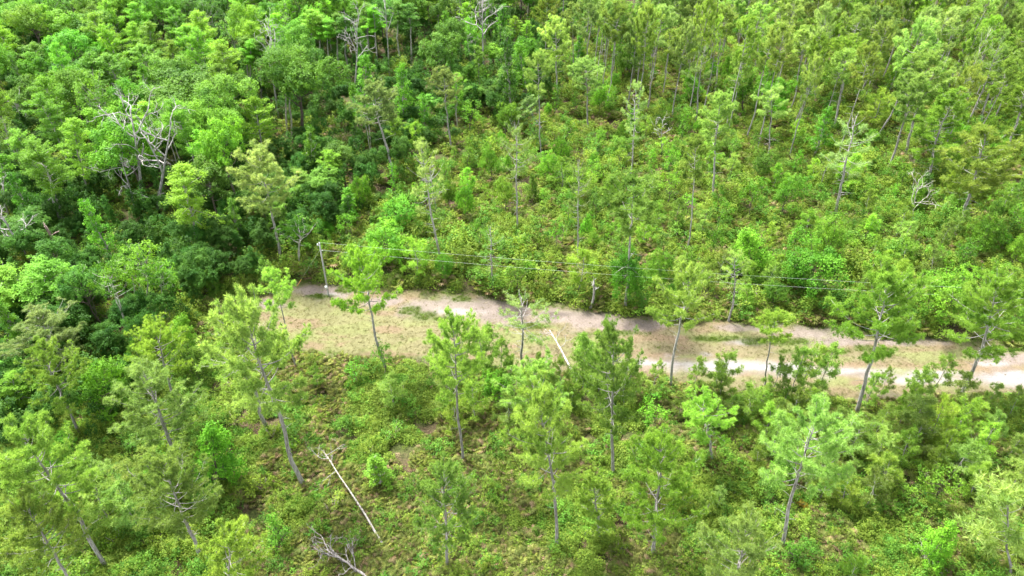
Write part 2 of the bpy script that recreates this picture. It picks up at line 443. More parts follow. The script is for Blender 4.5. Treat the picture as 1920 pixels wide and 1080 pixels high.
for s in range(6): pine('pine', 10 + s, cs=[.58, .54, .62, .5, .64, .56][s], R=3.2, nb=[30, 34, 28, 36, 26, 32][s], top=[.25, .4, .2, .3, .35, .2][s])
for s in range(3): pine('pine_low', 30 + s, cs=[.3, .36, .26][s], nb=[44, 40, 48][s], R=3.4, stubs=9)
for s in range(4): pine('near_pine', 300 + s, R=4.5, cs=[.52, .46, .56, .5][s], nb=[32, 36, 30, 34][s], dens=1.65, K=24, needle=.34, top=[.25, .4, .2, .3][s], thick=.22, stubs=9, clump=.85)
for s in range(3): pine('near_low', 310 + s, R=4.5, cs=[.32, .38, .28][s], nb=[42, 38, 44][s], dens=1.45, K=24, needle=.34, stubs=12, thick=.22, clump=.85)
for s in range(3): pine('pine_sparse', 40 + s, cs=[.5, .55, .45][s], nb=28, dens=.7, K=11, R=2.9, stubs=14, bare=.3)
for s in range(2): pine('pine_high', 50 + s, cs=.68, nb=22, R=2.6, dens=.8, thick=.12)
for s in range(4): pine('young_pine', 60 + s, h=6., R=1.5, cs=[.18, .3, .12, .25][s], nb=[20, 16, 24, 18][s], dens=.65, K=12, needle=.36, stubs=0, thick=.06, top=.15, clump=1.1)
for s in range(5): broadleaf('round', 100 + s, h=14, R=3.9, crown_h=[7, 8, 6.5, 9, 7.5][s], nl=[18, 22, 17, 24, 20][s])
for s in range(2): broadleaf('wide', 110 + s, h=14, R=6., crown_h=7, nl=34, per=24, sprig=16, thick=.3)
for s in range(3): broadleaf('upright', 120 + s, h=13, R=2.4, crown_h=10.5, nl=24, shape='cone', bark='bark_pale', per=24)
for s in range(3): broadleaf('airy', 130 + s, h=14, R=3.2, crown_h=7.5, nl=17, per=18, sprig=15, lsize=.13, bark='bark_pale', stems=2, thick=.17)
for s in range(3): cypress('slim', 250 + s, h=17, R=2.1, cs=.68, nb=22)
for s in range(3): broadleaf('sapling', 140 + s, h=5.5, R=1.7, crown_h=4.7, nl=13, shape=['cone', 'round', 'round'][s], per=30, sprig=10, lsize=.1, thick=.07)
for s in range(4): broadleaf('bushy', 240 + s, h=7, R=3.2, crown_h=[6.4, 6.2, 6.6, 6.3][s], nl=[24, 28, 26, 22][s], shape=['round', 'round', 'cone', 'round'][s], per=34, sprig=14, lsize=.115, thick=.13)
for s in range(4): cypress('cypress', 150 + s, cs=[.42, .5, .35, .45][s], nb=40)
for s in range(4): shrub('shrub', 160 + s, h=[2.2, 2.6, 1.8, 2.4][s], nl=[8, 9, 7, 10][s])
for s in range(2): shrub('leafy', 170 + s, h=[2.2, 2.6][s], mat='leaf', lsize=.085)
for s in range(3): palmetto('palmetto', 180 + s, n=[13, 11, 15][s])
for s in range(3): lowclump('low', 190 + s, n=190, R=.66, h=.8, lsize=.075)
for s in range(2): lowclump('lowgreen', 200 + s, n=160, R=.6, h=.75, lsize=.08, mat='leaf')
for s in range(2): lowclump('drylitter', 210 + s, n=90, R=.6, h=.3, mat='dry', lsize=.07, twigs=6)
for s in range(2): grassclump('grass', 220 + s)
for s in range(2): grassclump('weeds', 230 + s, n=50, R=.45, h=.3, mat='weed')

# ------------------------------------------------------------------ objects
def tag(o, label=None, cat=None, group=None, kind=None):
    if label: o['label'] = label
    if cat: o['category'] = cat
    if group: o['group'] = group
    if kind: o['kind'] = kind
    return o
def link(name, me, parent=None, color=None):
    o = bpy.data.objects.new(name, me); COL.objects.link(o)
    if parent: o.parent = parent
    if color: o.color = (*color, 1)
    return o
KIND = {'near_pine': ('pine_tree', 'pine tree'), 'near_low': ('pine_tree', 'pine tree'),  # prototype key -> object name, category
    'pine': ('pine_tree', 'pine tree'), 'pine_low': ('pine_tree', 'pine tree'), 'pine_sparse': ('pine_tree', 'pine tree'), 'pine_high': ('pine_tree', 'pine tree'),
    'young_pine': ('young_pine', 'young pine'), 'round': ('broadleaf_tree', 'broadleaf tree'), 'wide': ('broadleaf_tree', 'broadleaf tree'),
    'upright': ('upright_tree', 'broadleaf tree'), 'airy': ('birch_like_tree', 'broadleaf tree'), 'sapling': ('sapling', 'sapling'), 'bushy': ('bushy_tree', 'broadleaf tree'), 'slim': ('slender_tree', 'cypress tree'),
    'cypress': ('cypress_tree', 'cypress tree'), 'shrub': ('shrub', 'shrub'), 'leafy': ('leafy_bush', 'bush')}
KIND['airy'] = ('pale_stemmed_tree', 'broadleaf tree')
TINT = {'fresh': (1.2, 1.16, 1.15), 'pale': (1.2, 1.14, 1.4), 'yellow': (1.14, 1.18, .85), 'lime': (1.25, 1.25, .9), 'mid': (1, 1, 1), 'deep': (.68, .8, .9), 'bright': (1.1, 1.25, .8),
        'olive': (1.0, .98, .8), 'dusty': (1.12, 1.1, 1.6), 'rusty': (1.7, 1.0, 1.1), 'emerald': (.95, 1.1, .7)}
TREES = []      # dicts for labels: obj, key, tint, x, y, h, crown px
def plant(key, var, x, y, h, R, tint, top=None, spin=None, rng=random, z=0.0):
    P = PROTO[key][var % len(PROTO[key])]
    name, cat = KIND[key]
    root = bpy.data.objects.new(name, None); COL.objects.link(root)
    root.empty_display_size = .5
    sz = h / P['h']; sx = R / P['R']
    tx, ty = top if top else (0, 0)
    zax = Vector((tx, ty, 1)).normalized()
    q = Vector((0, 0, 1)).rotation_difference(zax)
    spin = rng.uniform(0, 6.28) if spin is None else spin
    root.matrix_basis = Matrix.Translation((x, y, z)) @ q.to_matrix().to_4x4() @ Matrix.Rotation(spin, 4, 'Z') @ Matrix.Diagonal((sx, sx, sz, 1))
    tc = TINT[tint]; j = [rng.uniform(.93, 1.07) for _ in range(3)]
    for pn, me in P['parts']:
        o = link(pn, me, root)
        if pn in ('crown', 'foliage'): o.color = (tc[0] * j[0], tc[1] * j[1], tc[2] * j[2], 1)
        else:
            b = rng.uniform(.8, 1.15); o.color = (b, b, b, 1)
    root['category'] = cat
    TREES.append(dict(o=root, key=key, tint=tint, x=x, y=y, h=h, R=R, label=None))
    return root
def hero(key, var, bx, by, tx, ty, w, tint, label, spin=None):
    """a tree whose foot stands at ground point (bx, by) and whose real height and lean follow from its top"""
    X, Y = gp(bx, by); d = ray(tx, ty); s = Y / d[1]
    xt, zt = d[0] * s, CAM_H + d[2] * s
    dep = proj(X, Y, zt * .75)[2]
    if by > 600 and key in ('pine', 'pine_low') and w > 110: key = {'pine': 'near_pine', 'pine_low': 'near_low'}[key]; w *= .96
    lean = (xt - X) / zt
    L = math.hypot(xt - X, zt)
    if by > 600 and tint == 'mid' and 'pine' in key: tint = 'fresh'
    r = plant(key, var, X, Y, L, w / 2 / FOCAL * dep, tint, (lean, 0), spin)
    if label: r['label'] = label; TREES[-1]['label'] = label
    return r
random.seed(7)

# ---------------- setting: ground, clearing, track
def grid_mesh(name, xs, ys, zf, mat, keep=None, colf=None):
    X, Y = np.meshgrid(xs, ys, indexing='ij'); Z = zf(X, Y)
    V = np.stack([X, Y, Z], -1).reshape(-1, 3); nx, ny = len(xs), len(ys)
    i, j = np.meshgrid(np.arange(nx - 1), np.arange(ny - 1), indexing='ij')
    a = i * ny + j; F = np.stack([a, a + ny, a + ny + 1, a + 1], -1).reshape(-1, 4)
    if keep is not None:
        k = keep(X, Y).reshape(-1); F = F[k[F].all(1)]
        used = np.unique(F); rm = np.full(len(V), -1); rm[used] = np.arange(len(used)); V = V[used]; F = rm[F]
    me = bpy.data.meshes.new(name)
    me.vertices.add(len(V)); me.vertices.foreach_set('co', V.astype(np.float32).ravel())
    me.loops.add(F.size); me.loops.foreach_set('vertex_index', F.astype(np.int32).ravel())
    me.polygons.add(len(F)); me.polygons.foreach_set('loop_start', np.arange(0, F.size, 4, dtype=np.int32))
    me.polygons.foreach_set('use_smooth', np.ones(len(F), bool))
    if colf is not None:
        c = colf(V[:, 0], V[:, 1]); at = me.color_attributes.new('Col', 'FLOAT_COLOR', 'POINT')
        at.data.foreach_set('color', np.concatenate([c, np.ones((len(c), 1))], 1).astype(np.float32).ravel())
    me.update(); me.validate(); me.materials.append(mat)
    return me
def clear_sdf(x, y):
    return poly_sdf(CLEAR, x, y) + (fbm(np.asarray(x) * .35, np.asarray(y) * .35, 5) - .5) * 3.0
def relief(x, y):
    c = poly_sdf(CLEAR, x, y)
    return (fbm(x * .05, y * .05, 3) - .5) * .9 * sstep(3, 14, c) + .0
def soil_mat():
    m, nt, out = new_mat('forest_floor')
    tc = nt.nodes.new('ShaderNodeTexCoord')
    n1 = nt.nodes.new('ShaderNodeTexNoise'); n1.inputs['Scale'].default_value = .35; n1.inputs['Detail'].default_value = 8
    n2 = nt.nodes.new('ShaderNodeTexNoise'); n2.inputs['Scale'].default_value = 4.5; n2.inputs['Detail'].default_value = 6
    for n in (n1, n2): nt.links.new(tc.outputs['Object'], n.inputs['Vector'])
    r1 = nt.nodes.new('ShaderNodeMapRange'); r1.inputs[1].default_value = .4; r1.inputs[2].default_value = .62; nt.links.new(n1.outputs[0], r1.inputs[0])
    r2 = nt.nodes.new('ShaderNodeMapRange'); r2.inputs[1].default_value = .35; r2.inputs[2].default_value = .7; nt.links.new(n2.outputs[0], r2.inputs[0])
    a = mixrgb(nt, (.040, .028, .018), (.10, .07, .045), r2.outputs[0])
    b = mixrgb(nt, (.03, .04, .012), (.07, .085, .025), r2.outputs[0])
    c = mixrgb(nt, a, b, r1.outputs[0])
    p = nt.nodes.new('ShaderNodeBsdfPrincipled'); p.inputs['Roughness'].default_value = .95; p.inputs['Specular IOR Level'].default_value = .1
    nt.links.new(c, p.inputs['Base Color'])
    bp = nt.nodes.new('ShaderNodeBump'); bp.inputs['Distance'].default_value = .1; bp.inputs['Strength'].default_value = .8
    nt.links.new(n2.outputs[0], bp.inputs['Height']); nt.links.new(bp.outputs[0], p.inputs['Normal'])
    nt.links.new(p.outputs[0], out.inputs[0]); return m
def attr_mat(name, scale=3.0, amp=.5, bump=.03):
    m, nt, out = new_mat(name)
    tc = nt.nodes.new('ShaderNodeTexCoord'); at = nt.nodes.new('ShaderNodeAttribute'); at.attribute_name = 'Col'
    n = nt.nodes.new('ShaderNodeTexNoise'); n.inputs['Scale'].default_value = scale; n.inputs['Detail'].default_value = 9; n.inputs['Roughness'].default_value = .75
    nt.links.new(tc.outputs['Object'], n.inputs['Vector'])
    r = nt.nodes.new('ShaderNodeMapRange'); r.inputs[1].default_value = .32; r.inputs[2].default_value = .68; r.inputs[3].default_value = 1 - amp; r.inputs[4].default_value = 1 + amp * .75
    nt.links.new(n.outputs[0], r.inputs[0])
    hs = nt.nodes.new('ShaderNodeHueSaturation'); nt.links.new(at.outputs['Color'], hs.inputs['Color']); nt.links.new(r.outputs[0], hs.inputs['Value'])
    p = nt.nodes.new('ShaderNodeBsdfPrincipled'); p.inputs['Roughness'].default_value = .95; p.inputs['Specular IOR Level'].default_value = .1
    nt.links.new(hs.outputs[0], p.inputs['Base Color'])
    bp = nt.nodes.new('ShaderNodeBump'); bp.inputs['Distance'].default_value = bump; nt.links.new(n.outputs[0], bp.inputs['Height'])
    nt.links.new(bp.outputs[0], p.inputs['Normal']); nt.links.new(p.outputs[0], out.inputs[0]); return m

ax = np.concatenate([np.linspace(-3000, -260, 12)[:-1], np.linspace(-260, 260, 261), np.linspace(260, 3000, 12)[1:]])
ay = np.concatenate([np.linspace(-1500, -30, 8)[:-1], np.linspace(-30, 330, 181), np.linspace(330, 5000, 14)[1:]])
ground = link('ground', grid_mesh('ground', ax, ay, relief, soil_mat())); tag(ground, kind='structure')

# patches laid on the clearing: centre and half-size given at ground points of the photograph
def patch(x, y, px, py, rx, ry, soft=.5, ang=0.0):
    cx, cy = gp(px, py); ex = abs(gp(px + rx, py)[0] - cx); ey = abs(gp(px, py - ry)[1] - cy)
    dx, dy = x - cx, y - cy
    dx, dy = dx * math.cos(ang) + dy * math.sin(ang), -dx * math.sin(ang) + dy * math.cos(ang)
    d = np.hypot(dx / ex, dy / ey) + (fbm(x * .55, y * .55, 21) - .5) * 1.3
    return 1 - sstep(1 - soft, 1 + soft * .6, d)
PINK = [(580, 545, 45, 12), (625, 545, 35, 16), (720, 568, 40, 9), (800, 575, 70, 20), (880, 578, 80, 24), (940, 585, 60, 22), (1065, 592, 70, 18), (1130, 600, 75, 22),
        (1200, 608, 50, 14), (1400, 615, 60, 8), (1530, 625, 60, 14), (1390, 642, 40, 8), (1700, 642, 80, 8), (1890, 672, 60, 14), (1560, 640, 60, 10), (500, 570, 40, 9)]
WEED = [(600, 556, 28, 5), (770, 582, 22, 10), (795, 592, 26, 8), (845, 598, 40, 5), (650, 540, 20, 8), (870, 560, 22, 7), (1245, 590, 30, 8), (1450, 640, 90, 8), (1640, 655, 60, 7),
        (1350, 635, 50, 6), (560, 535, 10, 6), (1150, 625, 60, 5), (1000, 612, 50, 6), (1530, 660, 70, 5)]
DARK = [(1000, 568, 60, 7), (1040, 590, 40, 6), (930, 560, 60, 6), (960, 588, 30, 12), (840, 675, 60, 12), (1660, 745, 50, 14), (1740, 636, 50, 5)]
WHITE = [(1350, 688, 110, 14), (1450, 690, 120, 8), (1325, 664, 14, 5), (1390, 642, 18, 5), (1740, 712, 60, 10), (1900, 712, 60, 12), (1860, 682, 30, 5), (620, 552, 14, 3), (1200, 680, 60, 5), (1600, 695, 90, 6), (1760, 700, 60, 5), (860, 585, 40, 6)]
def clear_col(x, y):
    n1 = fbm(x * .25, y * .5, 31)[:, None]; n2 = fbm(x * 1.3, y * 1.3, 37)[:, None]
    tan = np.array([0.130, 0.113, 0.064]); straw = np.array([0.123, 0.129, 0.054]); c = tan + (straw - tan) * np.clip(sstep(.4, .6, n1) + sstep(0, -25, x)[:, None] * .6, 0, 1)
    reddish = np.array([0.141, 0.098, 0.067]); c = c + (reddish - c) * sstep(.52, .68, fbm(x * .18, y * .6, 41)[:, None]) * .7
    c = c * (.85 + .3 * n2)
    pk = np.zeros(len(x)); wd = np.zeros(len(x)); dk = np.zeros(len(x)); wh = np.zeros(len(x))
    for p in PINK: pk = np.maximum(pk, patch(x, y, *p))
    for p in WEED: wd = np.maximum(wd, patch(x, y, *p))
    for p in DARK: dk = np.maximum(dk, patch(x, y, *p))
    for p in WHITE: wh = np.maximum(wh, patch(x, y, *p, soft=.8))
    grey = np.array([0.147, 0.121, 0.108]) * (.75 + .5 * n2)
    c = c + (grey - c) * pk[:, None] * .9
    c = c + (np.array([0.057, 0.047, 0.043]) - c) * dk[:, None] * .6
    c = c + (np.array([0.237, 0.226, 0.225]) - c) * wh[:, None] * .6
    c = c + (np.array([0.057, 0.077, 0.021]) - c) * wd[:, None] * .8
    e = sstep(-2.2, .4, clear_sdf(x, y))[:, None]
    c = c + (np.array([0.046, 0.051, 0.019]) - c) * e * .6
    return c
cx = np.arange(-52, 92, .25); cy = np.arange(52, 92, .25)
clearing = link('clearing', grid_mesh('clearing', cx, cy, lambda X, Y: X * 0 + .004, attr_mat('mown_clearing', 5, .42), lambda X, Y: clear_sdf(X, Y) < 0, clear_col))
tag(clearing, kind='structure')
def track_col(x, y):
    n = fbm(x * .3, y * 1.2, 51)[:, None]; n2 = fbm(x * 1.5, y * 1.5, 55)[:, None]
    c = np.array([0.131, 0.110, 0.092]) + (np.array([0.172, 0.157, 0.154]) - np.array([0.131, 0.110, 0.092])) * sstep(.42, .62, n)
    wh = np.zeros(len(x))
    for p in WHITE: wh = np.maximum(wh, patch(x, y, *p, soft=.9))
    c = c + (np.array([0.213, 0.209, 0.219]) - c) * wh[:, None] * .6
    base = clear_col(x, y)
    e = sstep(-2.2, 0, poly_sdf(TRACK, x, y) + (fbm(x * .5, y * .5, 9) - .5) * 3)[:, None]
    return (c * (.85 + .3 * n2)) * (1 - e) + base * e
track = link('dirt_track', grid_mesh('dirt_track', np.arange(0, 92, .25), cy, lambda X, Y: X * 0 + .008, attr_mat('sandy_track', 4, .3), lambda X, Y: (poly_sdf(TRACK, X, Y) + (fbm(X * .5, Y * .5, 9) - .5) * 3 < 0) & (clear_sdf(X, Y) < 0), track_col))
tag(track, kind='structure')

# ------------------------------------------------------------------ utility pole and lines
grey_wood = bark_mat('weathered_pole', (.22, .22, .20), (.36, .36, .34), 14, .1)
def simple(name, col, rough=.5, metal=0.):
    m, nt, out = new_mat(name); p = nt.nodes.new('ShaderNodeBsdfPrincipled')
    p.inputs['Base Color'].default_value = (*col, 1); p.inputs['Roughness'].default_value = rough; p.inputs['Metallic'].default_value = metal
    nt.links.new(p.outputs[0], out.inputs[0]); return m
m_porc = simple('white_porcelain', (.75, .76, .76), .25); m_galv = simple('galvanised_steel', (.45, .47, .48), .45, .7)
m_wire = simple('aluminium_wire', (.40, .44, .40), .5, .2); m_guard = simple('orange_guy_guard', (.62, .30, .09), .5); m_box = simple('grey_meter_box', (.55, .56, .56), .5)
PX, PY = gp(616, 554); PZ = 8.9
def box(mb, c, s, mat=0):
    c = np.array(c); s = np.array(s) / 2
    v = np.array([[i, j, k] for i in (-1, 1) for j in (-1, 1) for k in (-1, 1)]) * s + c
    f = [[0, 1, 3], [0, 3, 2], [4, 6, 7], [4, 7, 5], [0, 4, 5], [0, 5, 1], [2, 3, 7], [2, 7, 6], [0, 2, 6], [0, 6, 4], [1, 5, 7], [1, 7, 3]]
    mb.add(v, f, .5, mat)
def lathe(mb, c, prof, n=10):
    a = np.arange(n) * 2 * math.pi / n; k = len(prof)
    v = np.array([[c[0] + r * math.cos(t), c[1] + r * math.sin(t), c[2] + z] for r, z in prof for t in a])
    f = []
    for i in range(k - 1):
        for j in range(n):
            q = (j + 1) % n; f += [[i * n + j, i * n + q, (i + 1) * n + q], [i * n + j, (i + 1) * n + q, (i + 1) * n + j]]
    mb.add(v, f)
pole = bpy.data.objects.new('utility_pole', None); COL.objects.link(pole); pole.location = (PX, PY, 0)
tag(pole, 'grey wooden utility pole standing in pinkish bare soil at the far edge of the clearing', 'utility pole')
lean = gp(600, 455)
d_ = ray(599, 457); s_ = PY / d_[1]; PTX, PZ = d_[0] * s_ - PX, CAM_H + d_[2] * s_
mb = MB(); tube(mb, [[0, 0, -.5], [PTX * .5, 0, PZ * .5], [PTX, 0, PZ]], [.13, .115, .09], 12); link('shaft', mb.mesh('pole_shaft', grey_wood, True), pole)
ins = MB(); lathe(ins, (0, 0, 0), [(.0, -.02), (.07, 0), (.1, .05), (.06, .08), (.1, .13), (.05, .18), (.06, .24), (0, .27)], 10); ins_me = ins.mesh('insulator', m_porc, True)
o = link('insulator', ins_me, pole); o.location = (PTX, 0, PZ)
o = link('insulator', ins_me, pole); o.location = (PTX - .28, 0, PZ - .22)
mb = MB(); box(mb, (PTX - .17, 0, PZ - .26), (.42, .05, .06)); link('bracket', mb.mesh('bracket', m_galv), pole)
mb = MB(); lathe(mb, (PTX * .9 + .2, 0, PZ - 1.15), [(0, 0), (.045, .01), (.06, .08), (.03, .14), (0, .15)], 8); link('spool', mb.mesh('spool', m_porc, True), pole)
mb = MB(); box(mb, (PTX * .12 - .05, -.22, 1.55), (.34, .2, .5)); box(mb, (PTX * .12 - .05, -.345, 1.62), (.2, .05, .2)); link('meter_box', mb.mesh('meter_box', m_box), pole)
mb = MB(); tube(mb, [[PTX * .02, -.2, -.1], [PTX * .1, -.2, 1.3]], .03, 6); link('conduit', mb.mesh('conduit', m_galv), pole)
gx, gy = gp(556, 538)
wire = bpy.data.objects.new('guy_wire', None); COL.objects.link(wire); wire.location = (gx, gy, 0)
tag(wire, 'thin steel guy wire with an orange guard, anchored left of the utility pole', 'guy wire')
topv = np.array([PX + PTX * .9 - gx, PY - gy, PZ * .9])
mb = MB(); tube(mb, [[0, 0, 0], topv], .006, 4); link('strand', mb.mesh('strand', m_wire), wire)
mb = MB(); tube(mb, [topv * .02, topv * .22], .035, 6); link('guard', mb.mesh('guard', m_guard), wire)
# the line runs on to a pole outside the frame, beyond the right edge
EX, EY = gp(2120, 655)
pole2 = bpy.data.objects.new('utility_pole', None)
def span(z0, z1, sag, x0, label):
    n = 40; t = np.linspace(0, 1, n)
    p = np.stack([x0 + (EX - x0) * t, PY + (EY - PY) * t, z0 + (z1 - z0) * t - 4 * sag * t * (1 - t)], 1)
    mb = MB(); tube(mb, p, .009, 5); o = link('power_line', mb.mesh('power_line', m_wire, True)); tag(o, label, 'power line', 'two wires of the power line')
    return p[-1]
span(PZ + .2, 8.6, .9, PX + PTX, 'upper of the two thin wires running right from the top of the utility pole')
span(PZ - 1.05, 7.4, 1.0, PX + PTX * .9 + .2, 'lower of the two thin wires running right from below the pole top')
COL.objects.link(pole2); pole2.location = (EX, EY, 0)
tag(pole2, 'wooden pole beyond the right end of the clearing holding the far ends of both wires', 'utility pole')
mb = MB(); tube(mb, [[0, 0, -.5], [0, 0, 8.7]], [.17, .11], 12); link('shaft', mb.mesh('pole_shaft', grey_wood, True), pole2)
o = link('insulator', ins_me, pole2); o.location = (0, 0, 8.6)

# ------------------------------------------------------------------ dead trees and fallen trunks: trunk + each branch
def branch_mesh(rng, o, d, L, r, depth=3, curl=.25, twig=True):
    mb = MB()
    def grow(o, d, L, r, dep):
        n = 5; P = [np.array(o, float)]; dd = unit(d)
        for i in range(n):
            dd = unit(dd + rng.normal(size=3) * curl + np.array([0, 0, .06])); P.append(P[-1] + dd * L / n)
        tube(mb, P, np.linspace(r, r * .45, n + 1), 6 if dep == depth else 4)
        if dep > 0:
            for i in range(rng.integers(2, 4) if dep > 1 else rng.integers(2, 5)):
                k = rng.integers(2, n + 1); nd = unit(dd + rng.normal(size=3) * .65)
                grow(P[k], nd, L * rng.uniform(.4, .7), r * .58, dep - 1)
    grow(o, d, L, r, depth)
    return mb
def dead_tree(name, label, bx, by, tx, ty, seed, r=.2, nb=7, bl=.35, start=.45, depth=2, el=(25, 60), col=(1, 1, 1), cat='dead tree', snap=False, mat='dead', group=None):
    rng = np.random.default_rng(seed)
    X, Y = gp(bx, by); d = ray(tx, ty); s = Y / d[1]; xt, zt = d[0] * s - X, CAM_H + d[2] * s
    root = bpy.data.objects.new(name, None); COL.objects.link(root); root.location = (X, Y, 0); tag(root, label, cat, group)
    L = math.hypot(xt, zt); q = np.linspace(0, 1, 9)
    P = np.stack([xt * q + np.sin(q * 3.1) * rng.normal() * .3, np.sin(q * 2.6) * rng.normal() * .4, -.3 + (zt + .3) * q], 1)
    mb = MB(); tube(mb, P, np.linspace(r, r * (.55 if snap else .2), 9), 8)
    if snap: 
        for i in range(4): tube(mb, [P[-1], P[-1] + rng.normal(size=3) * [.12, .12, 0] + [0, 0, rng.uniform(.3, .7)]], [r * .3, .01], 4)
    o = link('trunk', mb.mesh('dead_trunk', M[mat], True), root); o.color = (*col, 1)
    for i in range(nb):
        t = start + (1 - start) * (i + rng.uniform(0, .8)) / nb; t = min(t, .99)
        o0 = np.array([np.interp(t, q, P[:, a]) for a in range(3)]); az = i * 2.4 + rng.normal() * .5; e = math.radians(rng.uniform(*el))
        dd = np.array([math.cos(az) * math.cos(e), math.sin(az) * math.cos(e) * .8, math.sin(e)])
        b = branch_mesh(rng, o0, dd, L * bl * rng.uniform(.7, 1.2) * (1.15 - .6 * t), r * .5 * (1.3 - t * .7), depth)
        o = link('branch', b.mesh('dead_branch', M[mat], True), root); o.color = (*col, 1)
    return root
def fallen(name, label, x0, y0, x1, y1, z0, z1, seed, r=.16, nb=5, bl=.3, cat='fallen tree', start=.55, col=(1, 1, 1), depth=2):
    """trunk between two places on or above the ground"""
    rng = np.random.default_rng(seed)
    A = np.array([*gp(x0, y0, z0), z0]); B = np.array([*gp(x1, y1, z1), z1])
    root = bpy.data.objects.new(name, None); COL.objects.link(root); root.location = tuple(A); tag(root, label, cat)
    q = np.linspace(0, 1, 8)[:, None]; P = (B - A) * q + np.array([0, 0, .25]) * np.sin(q * 3.1) + rng.normal(size=(8, 3)) * .05
    mb = MB(); tube(mb, P, np.linspace(r, r * .35, 8), 8); o = link('trunk', mb.mesh('fallen_trunk', M['dead'], True), root); o.color = (*col, 1)
    L = np.linalg.norm(B - A); dr = unit(B - A)
    for i in range(nb):
        t = start + (1 - start) * (i + .3) / nb; o0 = (B - A) * t + [0, 0, .1]
        dd = unit(dr * .7 + rng.normal(size=3) * [.9, .9, .25] + [0, 0, .15])
        b = branch_mesh(rng, o0, dd, L * bl * rng.uniform(.6, 1.1), r * .35, depth, .2); o = link('branch', b.mesh('dead_branch', M['dead'], True), root); o.color = (*col, 1)
    return root
D = dead_tree
D('dead_tree', 'bare white dead tree with long curved limbs, left one of the forked pair', 268, 392, 243, 205, 1, .34, 9, .42, .45, 3, (20, 60))
D('dead_tree', 'bare white dead tree with two upswept limbs, right one of the big forked pair', 292, 400, 322, 228, 2, .31, 6, .42, .4, 2, (35, 70))
D('dead_tree', 'small bleached dead tree curling left at the foot of the forked dead pair', 254, 400, 226, 285, 3, .2, 7, .5, .35, 2, (10, 50))
D('dead_tree', 'white bare crown forking wide at the top edge right of centre forest', 908, 150, 905, -12, 4, .3, 9, .33, .5, 3, (30, 65))
D('dead_tree', 'narrow pale dead tree with upright brushy twigs above the dark forest left of centre', 522, 220, 508, 52, 5, .22, 12, .3, .45, 2, (55, 80))
D('dead_tree', 'silvery half-dead tree with fine fanned twigs behind the tall white forked trunk', 662, 190, 668, 35, 6, .22, 11, .3, .5, 2, (35, 70))
D('dead_tree', 'bone-white tree with a wavy forked trunk rising from the dark forest near the top', 730, 140, 722, 0, 7, .2, 5, .35, .55, 2, (50, 75))
D('dead_tree', 'leafless grey tree with crossing twigs at the left edge of the upper forest', 50, 262, 38, 172, 8, .2, 7, .35, .3, 2, (25, 60))
D('dead_tree', 'slanting grey dead trunk with comb-like limbs at the left edge of the frame', 68, 505, 0, 400, 9, .22, 9, .32, .45, 2, (5, 35))
D('dead_tree', 'thin twin-stemmed bare tree behind the slanting trunk at the left edge', 20, 415, 8, 330, 10, .15, 6, .4, .3, 2, (40, 70))
D('broken_snag', 'tall pale snag broken off at the top with one bare side limb on the left', 116, 440, 98, 380, 11, .28, 2, .4, .6, 1, (25, 50), cat='snag', snap=True)
D('broken_snag', 'splintered reddish-grey snag leaning left below the tall pale snag', 112, 485, 83, 425, 12, .3, 1, .25, .6, 1, (20, 40), (1.1, .88, .8), 'snag', True)
D('broken_snag', 'slender whitish snag between the slanting dead trunk and the splintered snag', 70, 475, 50, 412, 13, .22, 1, .2, .6, 1, cat='snag', snap=True)
D('broken_snag', 'white barkless stump-like trunk standing at the far edge of the clearing', 1107, 577, 1113, 525, 14, .2, 3, .22, .6, 1, (30, 60), cat='snag', snap=True)
D('dead_tree', 'pale dead tree with drooping pale twigs among pines at the right', 1712, 430, 1722, 335, 15, .14, 8, .38, .4, 2, (25, 60), (1, 1, .9))
D('dead_tree', 'small white leafless tree with brushy twigs in the brush right of centre', 1242, 290, 1243, 225, 16, .13, 8, .35, .3, 2, (25, 65))
D('dead_tree', 'crooked white branchy tree showing through the upper forest left of the dark gap', 402, 205, 400, 140, 17, .25, 7, .4, .4, 2, (5, 50))
D('dead_tree', 'white limbed dead top beside the bright round cypress crown on the left', 176, 330, 150, 262, 18, .22, 7, .4, .3, 2, (20, 60))
D('dead_tree', 'sparse whitish dead pine right of the first tall pine behind the clearing', 820, 400, 805, 315, 19, .12, 9, .25, .4, 2, (20, 50))
fallen('leaning_dead_trunk', 'long bare white trunk slanting over the low brush at the bottom left of centre', 719, 1022, 610, 850,   .3, 2.4, 31, .12, 5, .22, 'dead trunk', .78, (.8, .78, .75))
fallen('fallen_dead_top', 'fallen grey dead treetop with many bare limbs at the bottom edge', 705, 1096, 612, 1030, .5, 1.2, 32, .16, 11, .45, 'fallen tree', .25, (.8, .76, .76), 2)
fallen('fallen_tree', 'pale fallen trunk lying across the near edge of the clearing', 1082, 716, 1030, 618, .4, 2.2, 33, .16, 4, .2, 'fallen tree', .6)
fallen('brush_pile_log', 'bleached fallen branches in a tangle at the bottom right', 1775, 1072, 1720, 1035, .5, .9, 34, .12, 9, .6, 'fallen tree', .15, (.8, .76, .72), 2)
fallen('fallen_tree', 'dark weathered log half hidden in the bottom brush near the lower right', 1500, 1090, 1455, 1065, .3, .5, 35, .14, 1, .2, 'fallen tree', .6, (.5, .45, .42), 1)
fallen('fallen_tree', 'reddish dead log lying behind the power lines right of centre', 1455, 550, 1375, 548, .8, 1.3, 36, .12, 5, .3, 'fallen tree', .3, (.75, .6, .6), 1)

# ------------------------------------------------------------------ the trees the photograph shows one by one
H = hero
